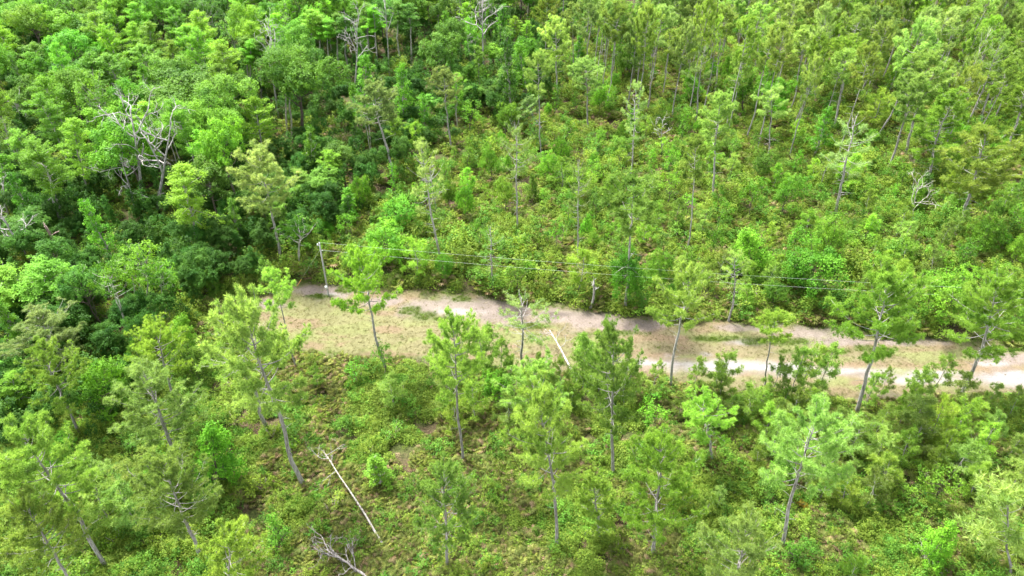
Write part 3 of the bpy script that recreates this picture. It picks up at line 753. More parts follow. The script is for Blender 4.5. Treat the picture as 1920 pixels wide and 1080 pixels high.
# near pines
H('pine', 0, 197, 1060, 45, 815, 190, 'mid', 'leaning pine with long bare grey trunk nearest the bottom left corner')
H('pine', 1, 378, 1048, 305, 868, 165, 'pale', 'pale green pine leaning left, just left of the long white dead trunk bottom')
H('pine_low', 0, 347, 882, 272, 705, 175, 'pale', 'broad pale pine leaning left above the round bright green bush')
H('pine', 3, 568, 908, 462, 590, 205, 'pale', 'very tall pale pine whose trunk ends just left of the slanting white trunk')
H('pine_high', 0, 556, 693, 508, 520, 72, 'mid', 'slim pine with a small round crown over the left end of the clearing')
H('pine', 2, 724, 693, 672, 482, 128, 'bright', 'dark-trunked pine with vines at its foot crossing the clearing near the utility pole')
H('pine', 4, 869, 866, 850, 612, 125, 'mid', 'straight grey-trunked pine in front of the clearing, left of centre')
H('pine_sparse', 1, 977, 712, 978, 558, 105, 'dusty', 'thin greyish pine with a dark trunk standing across the middle of the clearing')
H('pine_low', 1, 1150, 888, 1150, 628, 150, 'mid', 'tall dense pine with a vine-wrapped trunk in front of the clearing, right of centre')
H('pine', 5, 1043, 1022, 1010, 758, 165, 'mid', 'pine with a bare grey lower trunk rising from palmettos at bottom centre')
H('pine_low', 2, 1224, 1045, 1240, 828, 170, 'bright', 'bright tufted broad pine with pale trunk, bottom right of centre')
H('pine', 0, 1465, 1030, 1530, 785, 185, 'pale', 'pale leaning pine with smooth grey trunk at the lower right')
H('pine', 3, 1605, 778, 1668, 525, 175, 'yellow', 'stout dark-trunked pine leaning right across the track, with yellowish crown')
H('pine', 1, 1800, 738, 1868, 540, 170, 'yellow', 'leaning pine with dark trunk over the track at the far right')
H('pine', 2, 1257, 726, 1290, 508, 130, 'mid', 'pine with a dark straight trunk beside the brightest sand of the track')
H('pine_high', 1, 1175, 582, 1190, 345, 125, 'mid', 'tall pine with bare whitish trunk standing just behind the clearing at centre')
H('pine_sparse', 0, 1366, 602, 1378, 478, 72, 'mid', 'short pine with dead lower twigs behind the clearing under the power lines')
H('pine_sparse', 2, 926, 548, 920, 425, 62, 'deep', 'thin grey-green pine behind the bare pink soil of the clearing')
H('pine_high', 0, 1434, 722, 1456, 590, 76, 'yellow', 'thin young pine with feathery yellowish crown beside the track')
H('pine_low', 2, 838, 1062, 832, 880, 140, 'mid', 'dense pine at the bottom edge between the white trunk and the palmetto pine')
H('pine_low', 0, 1375, 1185, 1398, 985, 165, 'pale', 'pale pine crown cut by the bottom edge right of centre')
H('pine', 4, 1338, 872, 1318, 752, 120, 'yellow', 'small yellowish pine with a crooked thin trunk behind the bright tufted pine')
H('pine', 5, 160, 1130, 52, 955, 150, 'mid', 'pine crown filling the bottom left corner')
H('pine_low', 1, 420, 1190, 432, 1000, 150, 'olive', 'dark tufted pine crown at the bottom edge left of the fallen treetop')
H('pine_low', 0, 148, 705, 68, 592, 165, 'dusty', 'broad dusty green pine at the left edge below the lime cypresses')
H('pine', 2, 350, 785, 285, 615, 120, 'yellow', 'yellowish pine at the forest edge left of the clearing')
H('pine_low', 1, 150, 815, 75, 650, 120, 'olive', 'greyish pine with crossing dead twigs below the dusty left edge pine')
H('young_pine', 0, 1895, 1085, 1888, 930, 130, 'pale', 'light green young pine at the bottom right corner')
H('pine', 3, 1010, 815, 1002, 690, 130, 'mid', 'pine crown just below the grey pine in the middle of the clearing')
H('pine_low', 2, 1125, 1010, 1110, 900, 90, 'yellow', 'small pine between the palmetto pine and the bright tufted pine')
H('pine_sparse', 1, 500, 800, 440, 610, 130, 'yellow', 'soft yellow-green pine spreading over the left end of the clearing')
# middle distance pines
for a in [('pine', 2, 738, 342, 700, 165, 102, 'dusty', 'tall pine with pale trunk alone between forest and open brush, left of centre'),
          ('pine', 4, 844, 278, 832, 138, 68, 'dusty', 'slim grey-green pine just right of the tall pale-trunked pine left of centre'),
          ('pine_high', 1, 1013, 298, 1008, 108, 62, 'pale', 'slim tall pine with clean straight trunk, above centre'),
          ('pine', 0, 1047, 196, 1042, 42, 66, 'pale', 'tall pine with flat pale crown behind the slim one above centre'),
          ('pine', 5, 1103, 242, 1098, 114, 64, 'dusty', 'dusty-crowned pine right of the slim tall pine above centre'),
          ('pine_sparse', 0, 1181, 347, 1192, 163, 60, 'dusty', 'thin sparse pine with gaps in its crown right of centre'),
          ('pine_sparse', 1, 970, 447, 965, 232, 70, 'dusty', 'half-bare greyish pine in the open brush at centre'),
          ('pine_sparse', 2, 1085, 496, 1086, 300, 56, 'dusty', 'thin pine with a grey see-through crown behind the clearing'),
          ('pine_sparse', 0, 829, 492, 790, 275, 80, 'dusty', 'sparse grey pine with twin look trunk left of centre behind the clearing'),
          ('pine_high', 0, 1290, 472, 1304, 270, 62, 'mid', 'narrow pine with grey trunk in the brush right of the whitish-trunked pine'),
          ('pine', 3, 1332, 373, 1352, 185, 82, 'pale', 'pine with slightly leaning pale trunk, upper right of centre'),
          ('pine_high', 1, 1437, 317, 1447, 172, 62, 'pale', 'pine with thin white trunk right of the leaning pale-trunked pine'),
          ('pine_sparse', 2, 1568, 408, 1606, 218, 96, 'dusty', 'thin-crowned pine with light trunk leaning right, on the right side'),
          ('pine', 1, 1667, 312, 1716, 148, 80, 'pale', 'left one of the two straight parallel pine trunks at the upper right'),
          ('pine', 5, 1698, 288, 1748, 105, 95, 'mid', 'thick-trunked right one of the two parallel pines at the upper right'),
          ('pine', 0, 1563, 240, 1597, 82, 82, 'yellow', 'yellowish pine with twin shadowed trunk left of the parallel pair'),
          ('pine_high', 0, 1482, 212, 1512, 60, 60, 'pale', 'leftmost of the close row of thin-trunked pines at the upper right'),
          ('pine_high', 1, 1500, 199, 1528, 62, 56, 'mid', 'middle of the close row of thin-trunked pines at the upper right'),
          ('pine', 2, 1528, 190, 1556, 28, 76, 'yellow', 'rightmost and broadest of the close row of pines at the upper right'),
          ('pine', 4, 1613, 173, 1652, 25, 74, 'dusty', 'pine with leaning grey trunk behind the yellowish twin-trunked pine'),
          ('pine_low', 0, 1738, 350, 1790, 180, 105, 'yellow', 'broad yellowish pine right of the parallel pair with a dark trunk foot'),
          ('pine_low', 1, 1793, 434, 1848, 252, 135, 'olive', 'large dark-stemmed pine with wide olive crown near the right edge'),
          ('pine', 3, 1880, 196, 1928, 30, 80, 'mid', 'leaning pine at the right edge near the top'),
          ('pine', 5, 1885, 292, 1930, 150, 84, 'yellow', 'pine at the right edge below the leaning edge pine'),
          ('pine', 1, 1840, 235, 1885, 95, 82, 'mid', 'pine with pale trunk left of the right edge pines'),
          ('pine_high', 0, 1290, 152, 1306, 0, 58, 'pale', 'thin pine with long bright trunk at the top right of centre'),
          ('pine_high', 1, 1242, 182, 1256, 60, 50, 'mid', 'thin pine between the bright-trunked pine and the upright tree near the top'),
          ('pine_sparse', 2, 1303, 238, 1322, 88, 60, 'dusty', 'greyish pine under the bright-trunked pine near the top right of centre'),
          ('pine', 0, 1174, 132, 1178, 15, 50, 'mid', 'small-crowned pine with thin straight trunk near the top centre right'),
          ('pine', 2, 1340, 175, 1362, 20, 62, 'pale', 'pine with white trunk just behind the dark broadleaf at the upper right'),
          ('pine', 4, 1405, 165, 1428, 18, 68, 'pale', 'full pale pine behind the round dark green tree at the upper right'),
          ('pine', 1, 525, 492, 482, 290, 112, 'dusty', 'pale-trunked pine with wide dusty crown left of the utility pole'),
          ('pine', 5, 1020, 250, 985, 190, 60, 'dusty', 'grey-green crowned pine in front of the slim tall pine above centre')]: H(*a)
# forest-edge and forest trees
for a in [('cypress', 0, 382, 482, 345, 315, 98, 'lime', 'lime feathery cypress with leaning white trunk left of the dusty pine'),
          ('cypress', 1, 405, 400, 372, 250, 66, 'lime', 'lime cypress with a pointed crown above the leaning white-trunked cypress'),
          ('cypress', 2, 172, 385, 138, 228, 74, 'lime', 'rounded lime cypress with a grey limb, in the left forest'),
          ('cypress', 3, 108, 605, 82, 498, 118, 'yellow', 'flat-topped yellow-lime cypress with pale forked trunk at the left'),
          ('cypress', 1, 22, 612, 5, 512, 115, 'yellow', 'yellow-lime cypress cut by the left edge of the frame'),
          ('airy', 0, 248, 652, 195, 480, 92, 'bright', 'tall light green tree with white trunk showing low, left of the clearing'),
          ('airy', 1, 270, 600, 262, 462, 85, 'bright', 'light green tree with branching white stem right of its taller twin'),
          ('airy', 2, 318, 605, 295, 490, 70, 'bright', 'light green tree with a forked white stem nearest the left clearing end'),
          ('wide', 0, 575, 265, 562, 100, 138, 'mid', 'large domed oak with layered rounded crown at the forest edge'),
          ('wide', 1, 372, 285, 345, 145, 195, 'yellow', 'very wide flat-topped oak spreading over the forked dead trees'),
          ('upright', 0, 955, 230, 948, 60, 62, 'deep', 'leafy dark column of a tree at the forest edge right of the white bare crown'),
          ('upright', 1, 985, 190, 972, 75, 52, 'bright', 'bright leafy upright tree at the right end of the dense forest'),
          ('upright', 2, 690, 230, 684, 100, 60, 'emerald', 'glossy upright tree with pointed top in front of the white forked trunk'),
          ('upright', 0, 760, 250, 752, 118, 56, 'emerald', 'glossy upright tree just right of its pointed neighbour'),
          ('upright', 1, 590, 350, 580, 235, 50, 'emerald', 'small glossy upright tree below the domed oak'),
          ('bushy', 0, 1395, 212, 1395, 120, 74, 'bright', 'round dense dark green tree among the upper right pines'),
          ('bushy', 1, 1185, 150, 1178, 82, 56, 'mid', 'rounded leafy tree under the pines at the top right of centre'),
          ('sapling', 0, 1155, 145, 1153, 78, 36, 'bright', 'small bright pointed sapling at the foot of the top centre pines'),
          ('bushy', 2, 400, 912, 400, 795, 118, 'emerald', 'round bright green bushy tree standing alone in the lower left brush'),
          ('bushy', 3, 190, 775, 190, 680, 95, 'emerald', 'glossy bright broadleaf tree at the lower left forest edge'),
          ('bushy', 4, 1790, 612, 1785, 508, 108, 'bright', 'bright rounded broadleaf tree behind the clearing at the far right'),
          ('bushy', 0, 1530, 560, 1522, 458, 115, 'bright', 'large bright broadleaf pair member behind the power lines on the right'),
          ('bushy', 3, 1560, 500, 1548, 420, 70, 'lime', 'light pointed broadleaf just behind the large bright one on the right'),
          ('bushy', 2, 1408, 520, 1400, 430, 95, 'bright', 'bright broadleaf tree left of the large bright one behind the power lines'),
          ('bushy', 1, 722, 500, 722, 425, 90, 'bright', 'rounded bright tree behind the first span of the power lines'),
          ('upright', 2, 655, 420, 652, 350, 45, 'bright', 'narrow bright tree in the brush above the utility pole'),
          ('bushy', 4, 745, 435, 745, 375, 72, 'emerald', 'rounded deep green tree behind the bright tree of the first wire span'),
          ('airy', 0, 562, 500, 560, 408, 80, 'bright', 'leafy light tree just left of the utility pole top'),
          ('bushy', 2, 340, 680, 340, 592, 85, 'bright', 'bright broadleaf at the forest edge left of the clearing'),
          ('bushy', 0, 935, 765, 930, 700, 68, 'emerald', 'dark glossy small tree below the middle of the clearing'),
          ('sapling', 1, 720, 705, 716, 636, 42, 'emerald', 'vine-draped bright sapling at the foot of the dark-trunked clearing pine'),
          ('sapling', 2, 965, 550, 962, 488, 60, 'lime', 'light green sapling at the far edge of the clearing beneath the wires'),
          ('bushy', 1, 1178, 575, 1172, 475, 74, 'emerald', 'dense green tree hugging the foot of the whitish-trunked centre pine'),
          ('bushy', 3, 1240, 545, 1235, 478, 60, 'emerald', 'dense green tree right of the whitish-trunked centre pine'),
          ('sapling', 0, 1480, 1062, 1490, 1020, 62, 'emerald', 'small glossy bush-like tree by the foot of the lower right leaning pine'),
          ('sapling', 1, 1755, 955, 1765, 875, 78, 'lime', 'yellow-green rounded sapling in the lower right brush'),
          ('sapling', 2, 1230, 830, 1225, 745, 66, 'yellow', 'yellowish leafy sapling right of the vine-wrapped pine'),
          ('bushy', 2, 1300, 190, 1292, 140, 50, 'emerald', 'rounded green tree at the foot of the bright-trunked top pine'),
          ('round', 4, 60, 480, 45, 405, 95, 'deep', 'dark rounded tree behind the slanting dead trunk at the left edge'),
          ('round', 1, 110, 560, 102, 458, 85, 'deep', 'dark glossy rounded tree among the snags on the left')]: H(*a)

for i, (a, b, t, l) in enumerate([(606, 150, 'mid', 'first slender pale trunk left of the fanned silvery dead tree'), (618, 156, 'bright', 'second slender pale trunk left of the fanned silvery dead tree'), (636, 146, 'mid', 'slender trunk close behind the fanned silvery dead tree'),
        (652, 152, 'deep', 'slender trunk at the foot of the fanned silvery dead tree'), (692, 128, 'mid', 'slender trunk left of the wavy white forked trunk'), (706, 134, 'bright', 'slender trunk almost touching the wavy white forked trunk on its left'),
        (752, 122, 'mid', 'slender trunk right of the wavy white forked trunk'), (772, 128, 'deep', 'slender trunk well right of the wavy white forked trunk'), (466, 196, 'mid', 'leftmost slender trunk in the dark gap left of the domed oak'),
        (476, 200, 'bright', 'middle slender trunk in the dark gap left of the domed oak'), (492, 196, 'mid', 'rightmost slender trunk in the dark gap left of the domed oak'), (540, 256, 'mid', 'slender pale trunk under the left side of the domed oak'), (548, 260, 'deep', 'its close twin, slender pale trunk under the left side of the domed oak'),
        (590, 152, 'lime', 'slender lime-topped tree behind the domed oak')]):
    H('slim', i, a, b, a - 6, b - (118 if i < 8 else 122 if i < 11 else 130), 46, t, l)

# ------------------------------------------------------------------ woodland between them
PTS = []
for t in TREES: PTS.append((t['x'], t['y'], min(t['R'], 3.2) + .3))
def free(x, y, r, k=.9):
    for (a, b, c) in PTS:
        if abs(a - x) < 8 and abs(b - y) < 8 and (a - x) ** 2 + (b - y) ** 2 < ((r + c) * k) ** 2: return False
    return True
def inframe(x, y, h, m=40):
    px, py, _ = proj(x, y, h); qx, qy, _ = proj(x, y, 0)
    return -m < px < 1920 + m and py < 1080 + m and qy > -10 and py > -260
KEEP = [(gp(0, y)[1], x0, x1, a, b) for y, x0, x1, a, b in [(160, 600, 775, 60, 150), (205, 460, 500, 100, 195), (262, 532, 556, 170, 255), (1035, 600, 725, 850, 1030), (912, 345, 455, 800, 905), (392, 195, 335, 200, 385), (150, 868, 940, -10, 80), (220, 490, 530, 55, 160), (140, 700, 760, 20, 200), (190, 645, 690, 30, 90), (262, 30, 60, 170, 250),
        (505, 0, 75, 400, 500), (485, 75, 130, 380, 470), (482, 315, 385, 320, 470), (385, 110, 175, 225, 330), (430, 1690, 1730, 335, 420), (400, 450, 510, 110, 180), (265, 500, 625, 100, 250), (180, 640, 700, 20, 110)]]
def blocks(x, y, h, R):
    for f in (.55, .75, .95):
        px, py, dep = proj(x, y, h * f); w = R * .6 * FOCAL / dep
        gx_, gy_ = gp(px, min(py, 1075)) if py > -300 else (0, 999)
        if gy_ < 95 and sdf1(CLEAR, gx_, gy_) < R * .4 and clear_sdf(np.array([x]), np.array([y]))[0] > 0: return True
        for Y, x0, x1, a, b in KEEP:
            if y < Y and x0 - w < px < x1 + w and a < py < b: return True
    return False
def sdf1(poly, x, y): return float(poly_sdf(poly, np.array([x]), np.array([y]))[0])
rng = random.Random(5)
SIGHT = [gp(1013, 400), gp(738, 400)]
# dense forest, upper left
n = 0
for _ in range(9000):
    y = rng.uniform(48, 262); hw = (y * .797 + 40) * .78; x = rng.uniform(-hw, hw)
    if sdf1(FOREST, x, y) > -1.5 or clear_sdf(np.array([x]), np.array([y]))[0] < 4: continue
    kind = rng.choices(['round', 'cypress', 'airy', 'upright', 'wide'], [38, 34, 12, 12, 12])[0]
    R = {'round': rng.uniform(3.4, 5.2), 'cypress': rng.uniform(2.8, 4.), 'airy': rng.uniform(2.8, 3.9), 'upright': rng.uniform(2., 3.), 'wide': rng.uniform(4.8, 6.4)}[kind]
    edge = -sdf1(FOREST, x, y)
    h = rng.uniform(12.5, 17.5) if kind != 'upright' else rng.uniform(9, 14)
    if edge < 12: h *= rng.uniform(.4, .8); R *= .7
    if not inframe(x, y, h) or not free(x, y, R * .62): continue
    if blocks(x, y, h, R): continue
    g = vnoise(x * .05, y * .05, 77)
    tint = {'round': rng.choices(['mid', 'deep', 'bright', 'yellow'], [4, 3, 4, 3])[0], 'cypress': rng.choices(['lime', 'mid', 'yellow'], [4, 4, 1])[0], 'airy': rng.choices(['bright', 'pale', 'mid'], [2, 2, 1])[0],
            'upright': rng.choices(['emerald', 'bright', 'mid'], [2, 3, 2])[0], 'wide': rng.choices(['mid', 'yellow', 'bright'], [1, 1, 1])[0]}[kind]
    plant(kind, rng.randrange(9), x, y, h, R, tint, (rng.gauss(0, .04), rng.gauss(0, .04)), rng=rng); PTS.append((x, y, R * .62)); n += 1
    TREES[-1]['zone'] = 'forest'
    if n >= 300: break
print('forest', n)
# pine wood, upper right; scattered elsewhere behind the clearing
PINEWOOD = [gp(*p) for p in [(1060, 40), (1010, 180), (1120, 205), (1300, 250), (1450, 300), (1620, 330), (1920, 400), (2300, 440), (2700, -120), (1120, -120)]]
n = 0
for _ in range(9000):
    y = rng.uniform(85, 262); hw = (y * .797 + 40) * .78; x = rng.uniform(-hw * .1, hw)
    if sdf1(PINEWOOD, x, y) > 0: continue
    R = rng.uniform(2.3, 3.5); h = rng.uniform(16.5, 23)
    if not inframe(x, y, h) or not free(x, y, R * (.95 if y < 135 else .72)): continue
    if blocks(x, y, h, R): continue
    kind = rng.choices(['pine', 'pine_high', 'pine_sparse', 'pine_low', 'round', 'upright'], [38, 36, 10, 2, 5, 5])[0]
    if kind in ('round', 'upright'): h *= .6; R *= .8
    tint = rng.choices(['pale', 'yellow', 'mid', 'dusty', 'olive'], [5, 2, 3, 4, 1])[0] if 'pine' in kind else rng.choice(['bright', 'mid', 'emerald'])
    plant(kind, rng.randrange(9), x, y, h, R, tint, (rng.gauss(.015, .03), rng.gauss(0, .03)), rng=rng); PTS.append((x, y, R * .85)); n += 1
    TREES[-1]['zone'] = 'pines'
    if n >= 255: break
print('pines', n)
# young pines along the near edge of the track and in the lower right
YP = []
for (px, py, w, n_) in [(1500, 745, 200, 12), (1800, 790, 240, 22), (1650, 850, 220, 18), (880, 730, 130, 9), (1110, 740, 90, 5), (1400, 800, 120, 8), (1850, 900, 120, 9), (1030, 760, 80, 4), (1330, 960, 60, 3), (1560, 940, 90, 5),
                    (900, 790, 70, 3), (1700, 500, 260, 12), (1400, 560, 160, 4), (620, 700, 90, 3), (230, 960, 140, 7), (1450, 860, 120, 7), (1850, 500, 130, 7)]:
    for _ in range(n_ * 3):
        a, b = rng.gauss(0, .5) * w, rng.gauss(0, .3) * w * .55
        x, y = gp(px + a, py + b); h = rng.uniform(3.2, 7)
        if px + a > 1790 and py + b < 830: continue
        R = h * rng.uniform(.2, .3)
        if clear_sdf(np.array([x]), np.array([y]))[0] < .8 or not free(x, y, R * .8, .8) or (px < 1250 and blocks(x, y, h, R)): continue
        plant('young_pine', rng.randrange(9), x, y, h, R, rng.choices(['mid', 'pale', 'yellow', 'olive'], [4, 2, 3, 1])[0], (rng.gauss(0, .05), rng.gauss(0, .05)), rng=rng); PTS.append((x, y, R * .8))
        TREES[-1]['zone'] = 'young'; n_ -= 1
        if n_ <= 0: break
for (px, py, h) in [(1645, 745, 3.5), (1740, 748, 5), (1885, 790, 4), (1845, 775, 3.5), (1500, 738, 5.5), (1525, 745, 6), (1440, 742, 4.5), (1295, 735, 4), (1345, 738, 3), (820, 700, 5), (905, 706, 6), (1100, 712, 4.5), (1080, 690, 4), (1330, 745, 4), (905, 722, 6.5), (870, 716, 4.6), (935, 735, 6), (1090, 735, 6.5), (1125, 745, 5.4), (1060, 760, 5.4), (1000, 745, 5), (960, 742, 4.6), (1150, 735, 5.4), (1180, 745, 4.6), (840, 735, 5), (1215, 752, 4.6), (1480, 750, 6), (1620, 768, 4.2), (1700, 765, 4.8)]:
    x, y = gp(px, py); h *= 1.3
    plant('young_pine', rng.randrange(9), x, y, h, h * .2, 'mid', (rng.gauss(0, .06), 0), rng=rng); PTS.append((x, y, h * .15)); TREES[-1]['zone'] = 'young'
# saplings and small broadleaf trees in the brush behind the clearing
n = 0
for _ in range(6000):
    y = rng.uniform(30, 200); hw = (y * .797 + 40) * .76; x = rng.uniform(-hw, hw)
    if sdf1(FOREST, x, y) < -1 or clear_sdf(np.array([x]), np.array([y]))[0] < 1.2: continue
    near = y < gp(960, 720)[1]
    if near and rng.random() < .88: continue
    h = rng.uniform(3.4, 8); R = h * rng.uniform(.24, .36)
    if not inframe(x, y, h) or not free(x, y, R * 1.1) or blocks(x, y, h, R): continue
    plant(rng.choices(['sapling', 'upright', 'bushy', 'young_pine'], [5, 1, 4, 3])[0], rng.randrange(9), x, y, h, R, rng.choices(['bright', 'mid', 'yellow', 'emerald', 'lime'], [4, 3, 2, 2, 3])[0], (rng.gauss(0, .05), rng.gauss(0, .05)), rng=rng)
    PTS.append((x, y, R)); TREES[-1]['zone'] = 'brush'; n += 1
    if n >= 270: break
print('saplings', n)
# shrubs: the largest in the picture as things
SH_PTS = []
n = 0
rs = random.Random(11)
for _ in range(9000):
    y = 30 + 110 * rs.random() ** 1.3; hw = (y * .797 + 38) * .76; x = rs.uniform(-hw, hw)
    if clear_sdf(np.array([x]), np.array([y]))[0] < .9: continue
    if y > 105 and rs.random() < .5: continue
    R = rs.uniform(1., 2.1)
    bare = vnoise(x * .09, y * .09, 91)
    if y < 60 and bare < .45 and R > 1.1: continue
    px, py, _ = proj(x, y, 0)
    if y < 60 and 450 < px < 1350 and rs.random() < .45: continue
    if not inframe(x, y, 2) or any((a - x) ** 2 + (b - y) ** 2 < ((R + c) * .8) ** 2 for a, b, c in SH_PTS): continue
    if blocks(x, y, 2, R) and y < 60: continue
    kind = rs.choices(['shrub', 'leafy'], [4, 1])[0]
    plant(kind, rs.randrange(9), x, y, R * rs.uniform(1.05, 1.6), R, rs.choices(['mid', 'yellow', 'olive', 'lime', 'rusty', 'bright', 'dusty'], [5, 3, 3, 2, 1.2, 2, 1.5])[0], (rs.gauss(0, .08), rs.gauss(0, .08)), rng=rs)
    SH_PTS.append((x, y, R)); TREES[-1]['zone'] = 'shrub'; n += 1
    if n >= 300: break
print('shrubs', n)

# ------------------------------------------------------------------ what nobody could count
def scatter(name, x, y, z, scl, idx, srcs, label, cat, seed=1, tilt=.15):
    r = np.random.default_rng(seed); n = len(x)
    me = bpy.data.meshes.new(name); me.vertices.add(n)
    me.vertices.foreach_set('co', np.stack([x, y, z], 1).astype(np.float32).ravel())
    a = me.attributes.new('turn', 'FLOAT_VECTOR', 'POINT')
    a.data.foreach_set('vector', np.stack([r.normal(size=n) * tilt, r.normal(size=n) * tilt, r.uniform(0, 6.28, n)], 1).astype(np.float32).ravel())
    a = me.attributes.new('size', 'FLOAT', 'POINT'); a.data.foreach_set('value', np.asarray(scl, np.float32))
    a = me.attributes.new('pick', 'INT', 'POINT'); a.data.foreach_set('value', np.asarray(idx, np.int32))
    o = link(name, me); tag(o, label, cat, kind='stuff'); o.color = (1, 1, 1, 1)
    ng = bpy.data.node_groups.new(name + '_nodes', 'GeometryNodeTree')
    ng.interface.new_socket('Geometry', in_out='INPUT', socket_type='NodeSocketGeometry'); ng.interface.new_socket('Geometry', in_out='OUTPUT', socket_type='NodeSocketGeometry')
    N, L = ng.nodes, ng.links
    gi, go, jn = N.new('NodeGroupInput'), N.new('NodeGroupOutput'), N.new('GeometryNodeJoinGeometry')
    def attr(nm, t):
        q = N.new('GeometryNodeInputNamedAttribute'); q.data_type = t; q.inputs[0].default_value = nm
        return [s for s in q.outputs if s.name == 'Attribute' and s.enabled][0]
    turn, size, pick = attr('turn', 'FLOAT_VECTOR'), attr('size', 'FLOAT'), attr('pick', 'INT')
    e2r = N.new('FunctionNodeEulerToRotation'); L.new(turn, e2r.inputs[0])
    for k, src in enumerate(srcs):
        oi = N.new('GeometryNodeObjectInfo'); oi.inputs['Object'].default_value = src; oi.inputs['As Instance'].default_value = True
        ip = N.new('GeometryNodeInstanceOnPoints')
        cmpn = N.new('FunctionNodeCompare'); cmpn.data_type = 'INT'; cmpn.operation = 'EQUAL'
        ia = [s for s in cmpn.inputs if s.enabled and s.type == 'INT']
        L.new(pick, ia[0]); ia[1].default_value = k
        L.new(gi.outputs[0], ip.inputs['Points']); L.new(cmpn.outputs[0], ip.inputs['Selection']); L.new(oi.outputs['Geometry'], ip.inputs['Instance'])
        L.new(e2r.outputs[0], ip.inputs['Rotation']); L.new(size, ip.inputs['Scale']); L.new(ip.outputs[0], jn.inputs[0])
    L.new(jn.outputs[0], go.inputs[0])
    m = o.modifiers.new('scatter', 'NODES'); m.node_group = ng
    return o
# the plants that the masses repeat, each standing in the scene as itself
def single(key, var, px, py, label, cat, name, s=1.2):
    x, y = gp(px, py); o = link(name, PROTO[key][var]['parts'][0][1]); o.location = (x, y, 0); o.scale = (s, s, s); tag(o, label, cat); return o
PAL = [single('palmetto', 0, 1180, 965, 'yellowish saw palmetto left of the bright tufted pine foot', 'palmetto', 'palmetto', 1.5),
       single('palmetto', 1, 985, 960, 'saw palmetto left of the bottom centre pine foot', 'palmetto', 'palmetto', 1.4),
       single('palmetto', 2, 1250, 770, 'saw palmetto in front of the dark straight trunk near the track', 'palmetto', 'palmetto', 1.3)]
LOW = [single('low', k, a, b, l, 'bush', 'low_clump') for k, (a, b, l) in enumerate([(660, 1000, 'low leafy clump left of the slanting white trunk foot'), (760, 900, 'low leafy clump right of the slanting white trunk'), (860, 960, 'low leafy clump below the straight grey-trunked pine')])]  # ground-cover clumps of loose leaves, not stemmed bushes
LOW += [single('lowgreen', k, a, b, l, 'bush', 'green_clump') for k, (a, b, l) in enumerate([(640, 1040, 'bright green low clump above the fallen treetop'), (600, 960, 'bright green low clump below the tall pale pine foot')])]  # greener ground-cover clumps, loose leaves without stems
DRY = [single('drylitter', k, a, b, l, 'dead fronds', 'dry_frond_heap') for k, (a, b, l) in enumerate([(760, 770, 'patch of dry tan litter below the clearing, left of centre'), (1700, 940, 'dry tan litter heap in the lower right brush')])]
GRS = [single('grass', k, a, b, l, 'grass tuft', 'grass_tuft', 1.3) for k, (a, b, l) in enumerate([(620, 620, 'straw-coloured grass tuft in the left of the clearing'), (760, 640, 'straw-coloured grass tuft in the middle left of the clearing')])]
GRS += [single('weeds', k, a, b, l, 'weed clump', 'weed_clump', 1.2) for k, (a, b, l) in enumerate([(785, 588, 'green weed clump on the pinkish soil of the clearing'), (600, 557, 'green weed clump in front of the utility pole foot')])]

npr = np.random.default_rng(99)
def frame_pts(n, y0, y1, power=1.0):
    y = y0 + (y1 - y0) * npr.uniform(0, 1, n) ** power
    hw = (y * .797 + 38) * .78; x = npr.uniform(-1, 1, n) * hw
    return x, y
treeArr = np.array([(t['x'], t['y']) for t in TREES])
# near ground layer
x, y = frame_pts(30000, 29, 68)
k = clear_sdf(x, y) > .15; x, y = x[k], y[k]
nz = fbm(x * .14, y * .14, 61); nz2 = fbm(x * .3, y * .3, 63); u = npr.uniform(size=len(x))
px_, _, _ = proj(x, y)
palm = (nz > .46) & (u < .5) & (px_ > 450); dry = (nz2 > .58) & (u > .80); green = nz2 < .44
idx = np.where(palm, npr.integers(0, 3, len(x)), np.where(dry, 8 + npr.integers(0, 2, len(x)), np.where(green & (u > .5), 6 + npr.integers(0, 2, len(x)), 3 + npr.integers(0, 3, len(x)))))
hole = fbm(x * .45, y * .45, 71) < .37
k = ~hole; x, y, idx = x[k], y[k], idx[k]
scl = npr.uniform(.6, 1.35, len(x)); z = relief(x, y)
scatter('undergrowth', x, y, z, scl, idx, PAL + LOW + DRY, 'low mixed undergrowth of leafy plants, palmettos and dry litter in front of the clearing', 'undergrowth')
# ground layer behind the clearing
x, y = frame_pts(26000, 66, 215, 1.25)
k = (clear_sdf(x, y) > .3) & ((poly_sdf(FOREST, x, y) > 0) | (npr.uniform(size=len(x)) < .3)); x, y = x[k], y[k]
nz = fbm(x * .08, y * .08, 81); u = npr.uniform(size=len(x))
idx = np.where(u < .12, 6 + npr.integers(0, 2, len(x)), np.where(u < .3, npr.integers(0, 3, len(x)), 3 + npr.integers(0, 3, len(x)))); idx = np.where((nz > .6) & (u > .75), 8, idx)
k = fbm(x * .3, y * .3, 83) > .36; x, y, idx = x[k], y[k], idx[k]
scatter('far_undergrowth', x, y, relief(x, y), npr.uniform(1.1, 2.0, len(x)), idx, PAL + LOW + DRY, 'low undergrowth beneath the trees behind the clearing', 'undergrowth', 2)
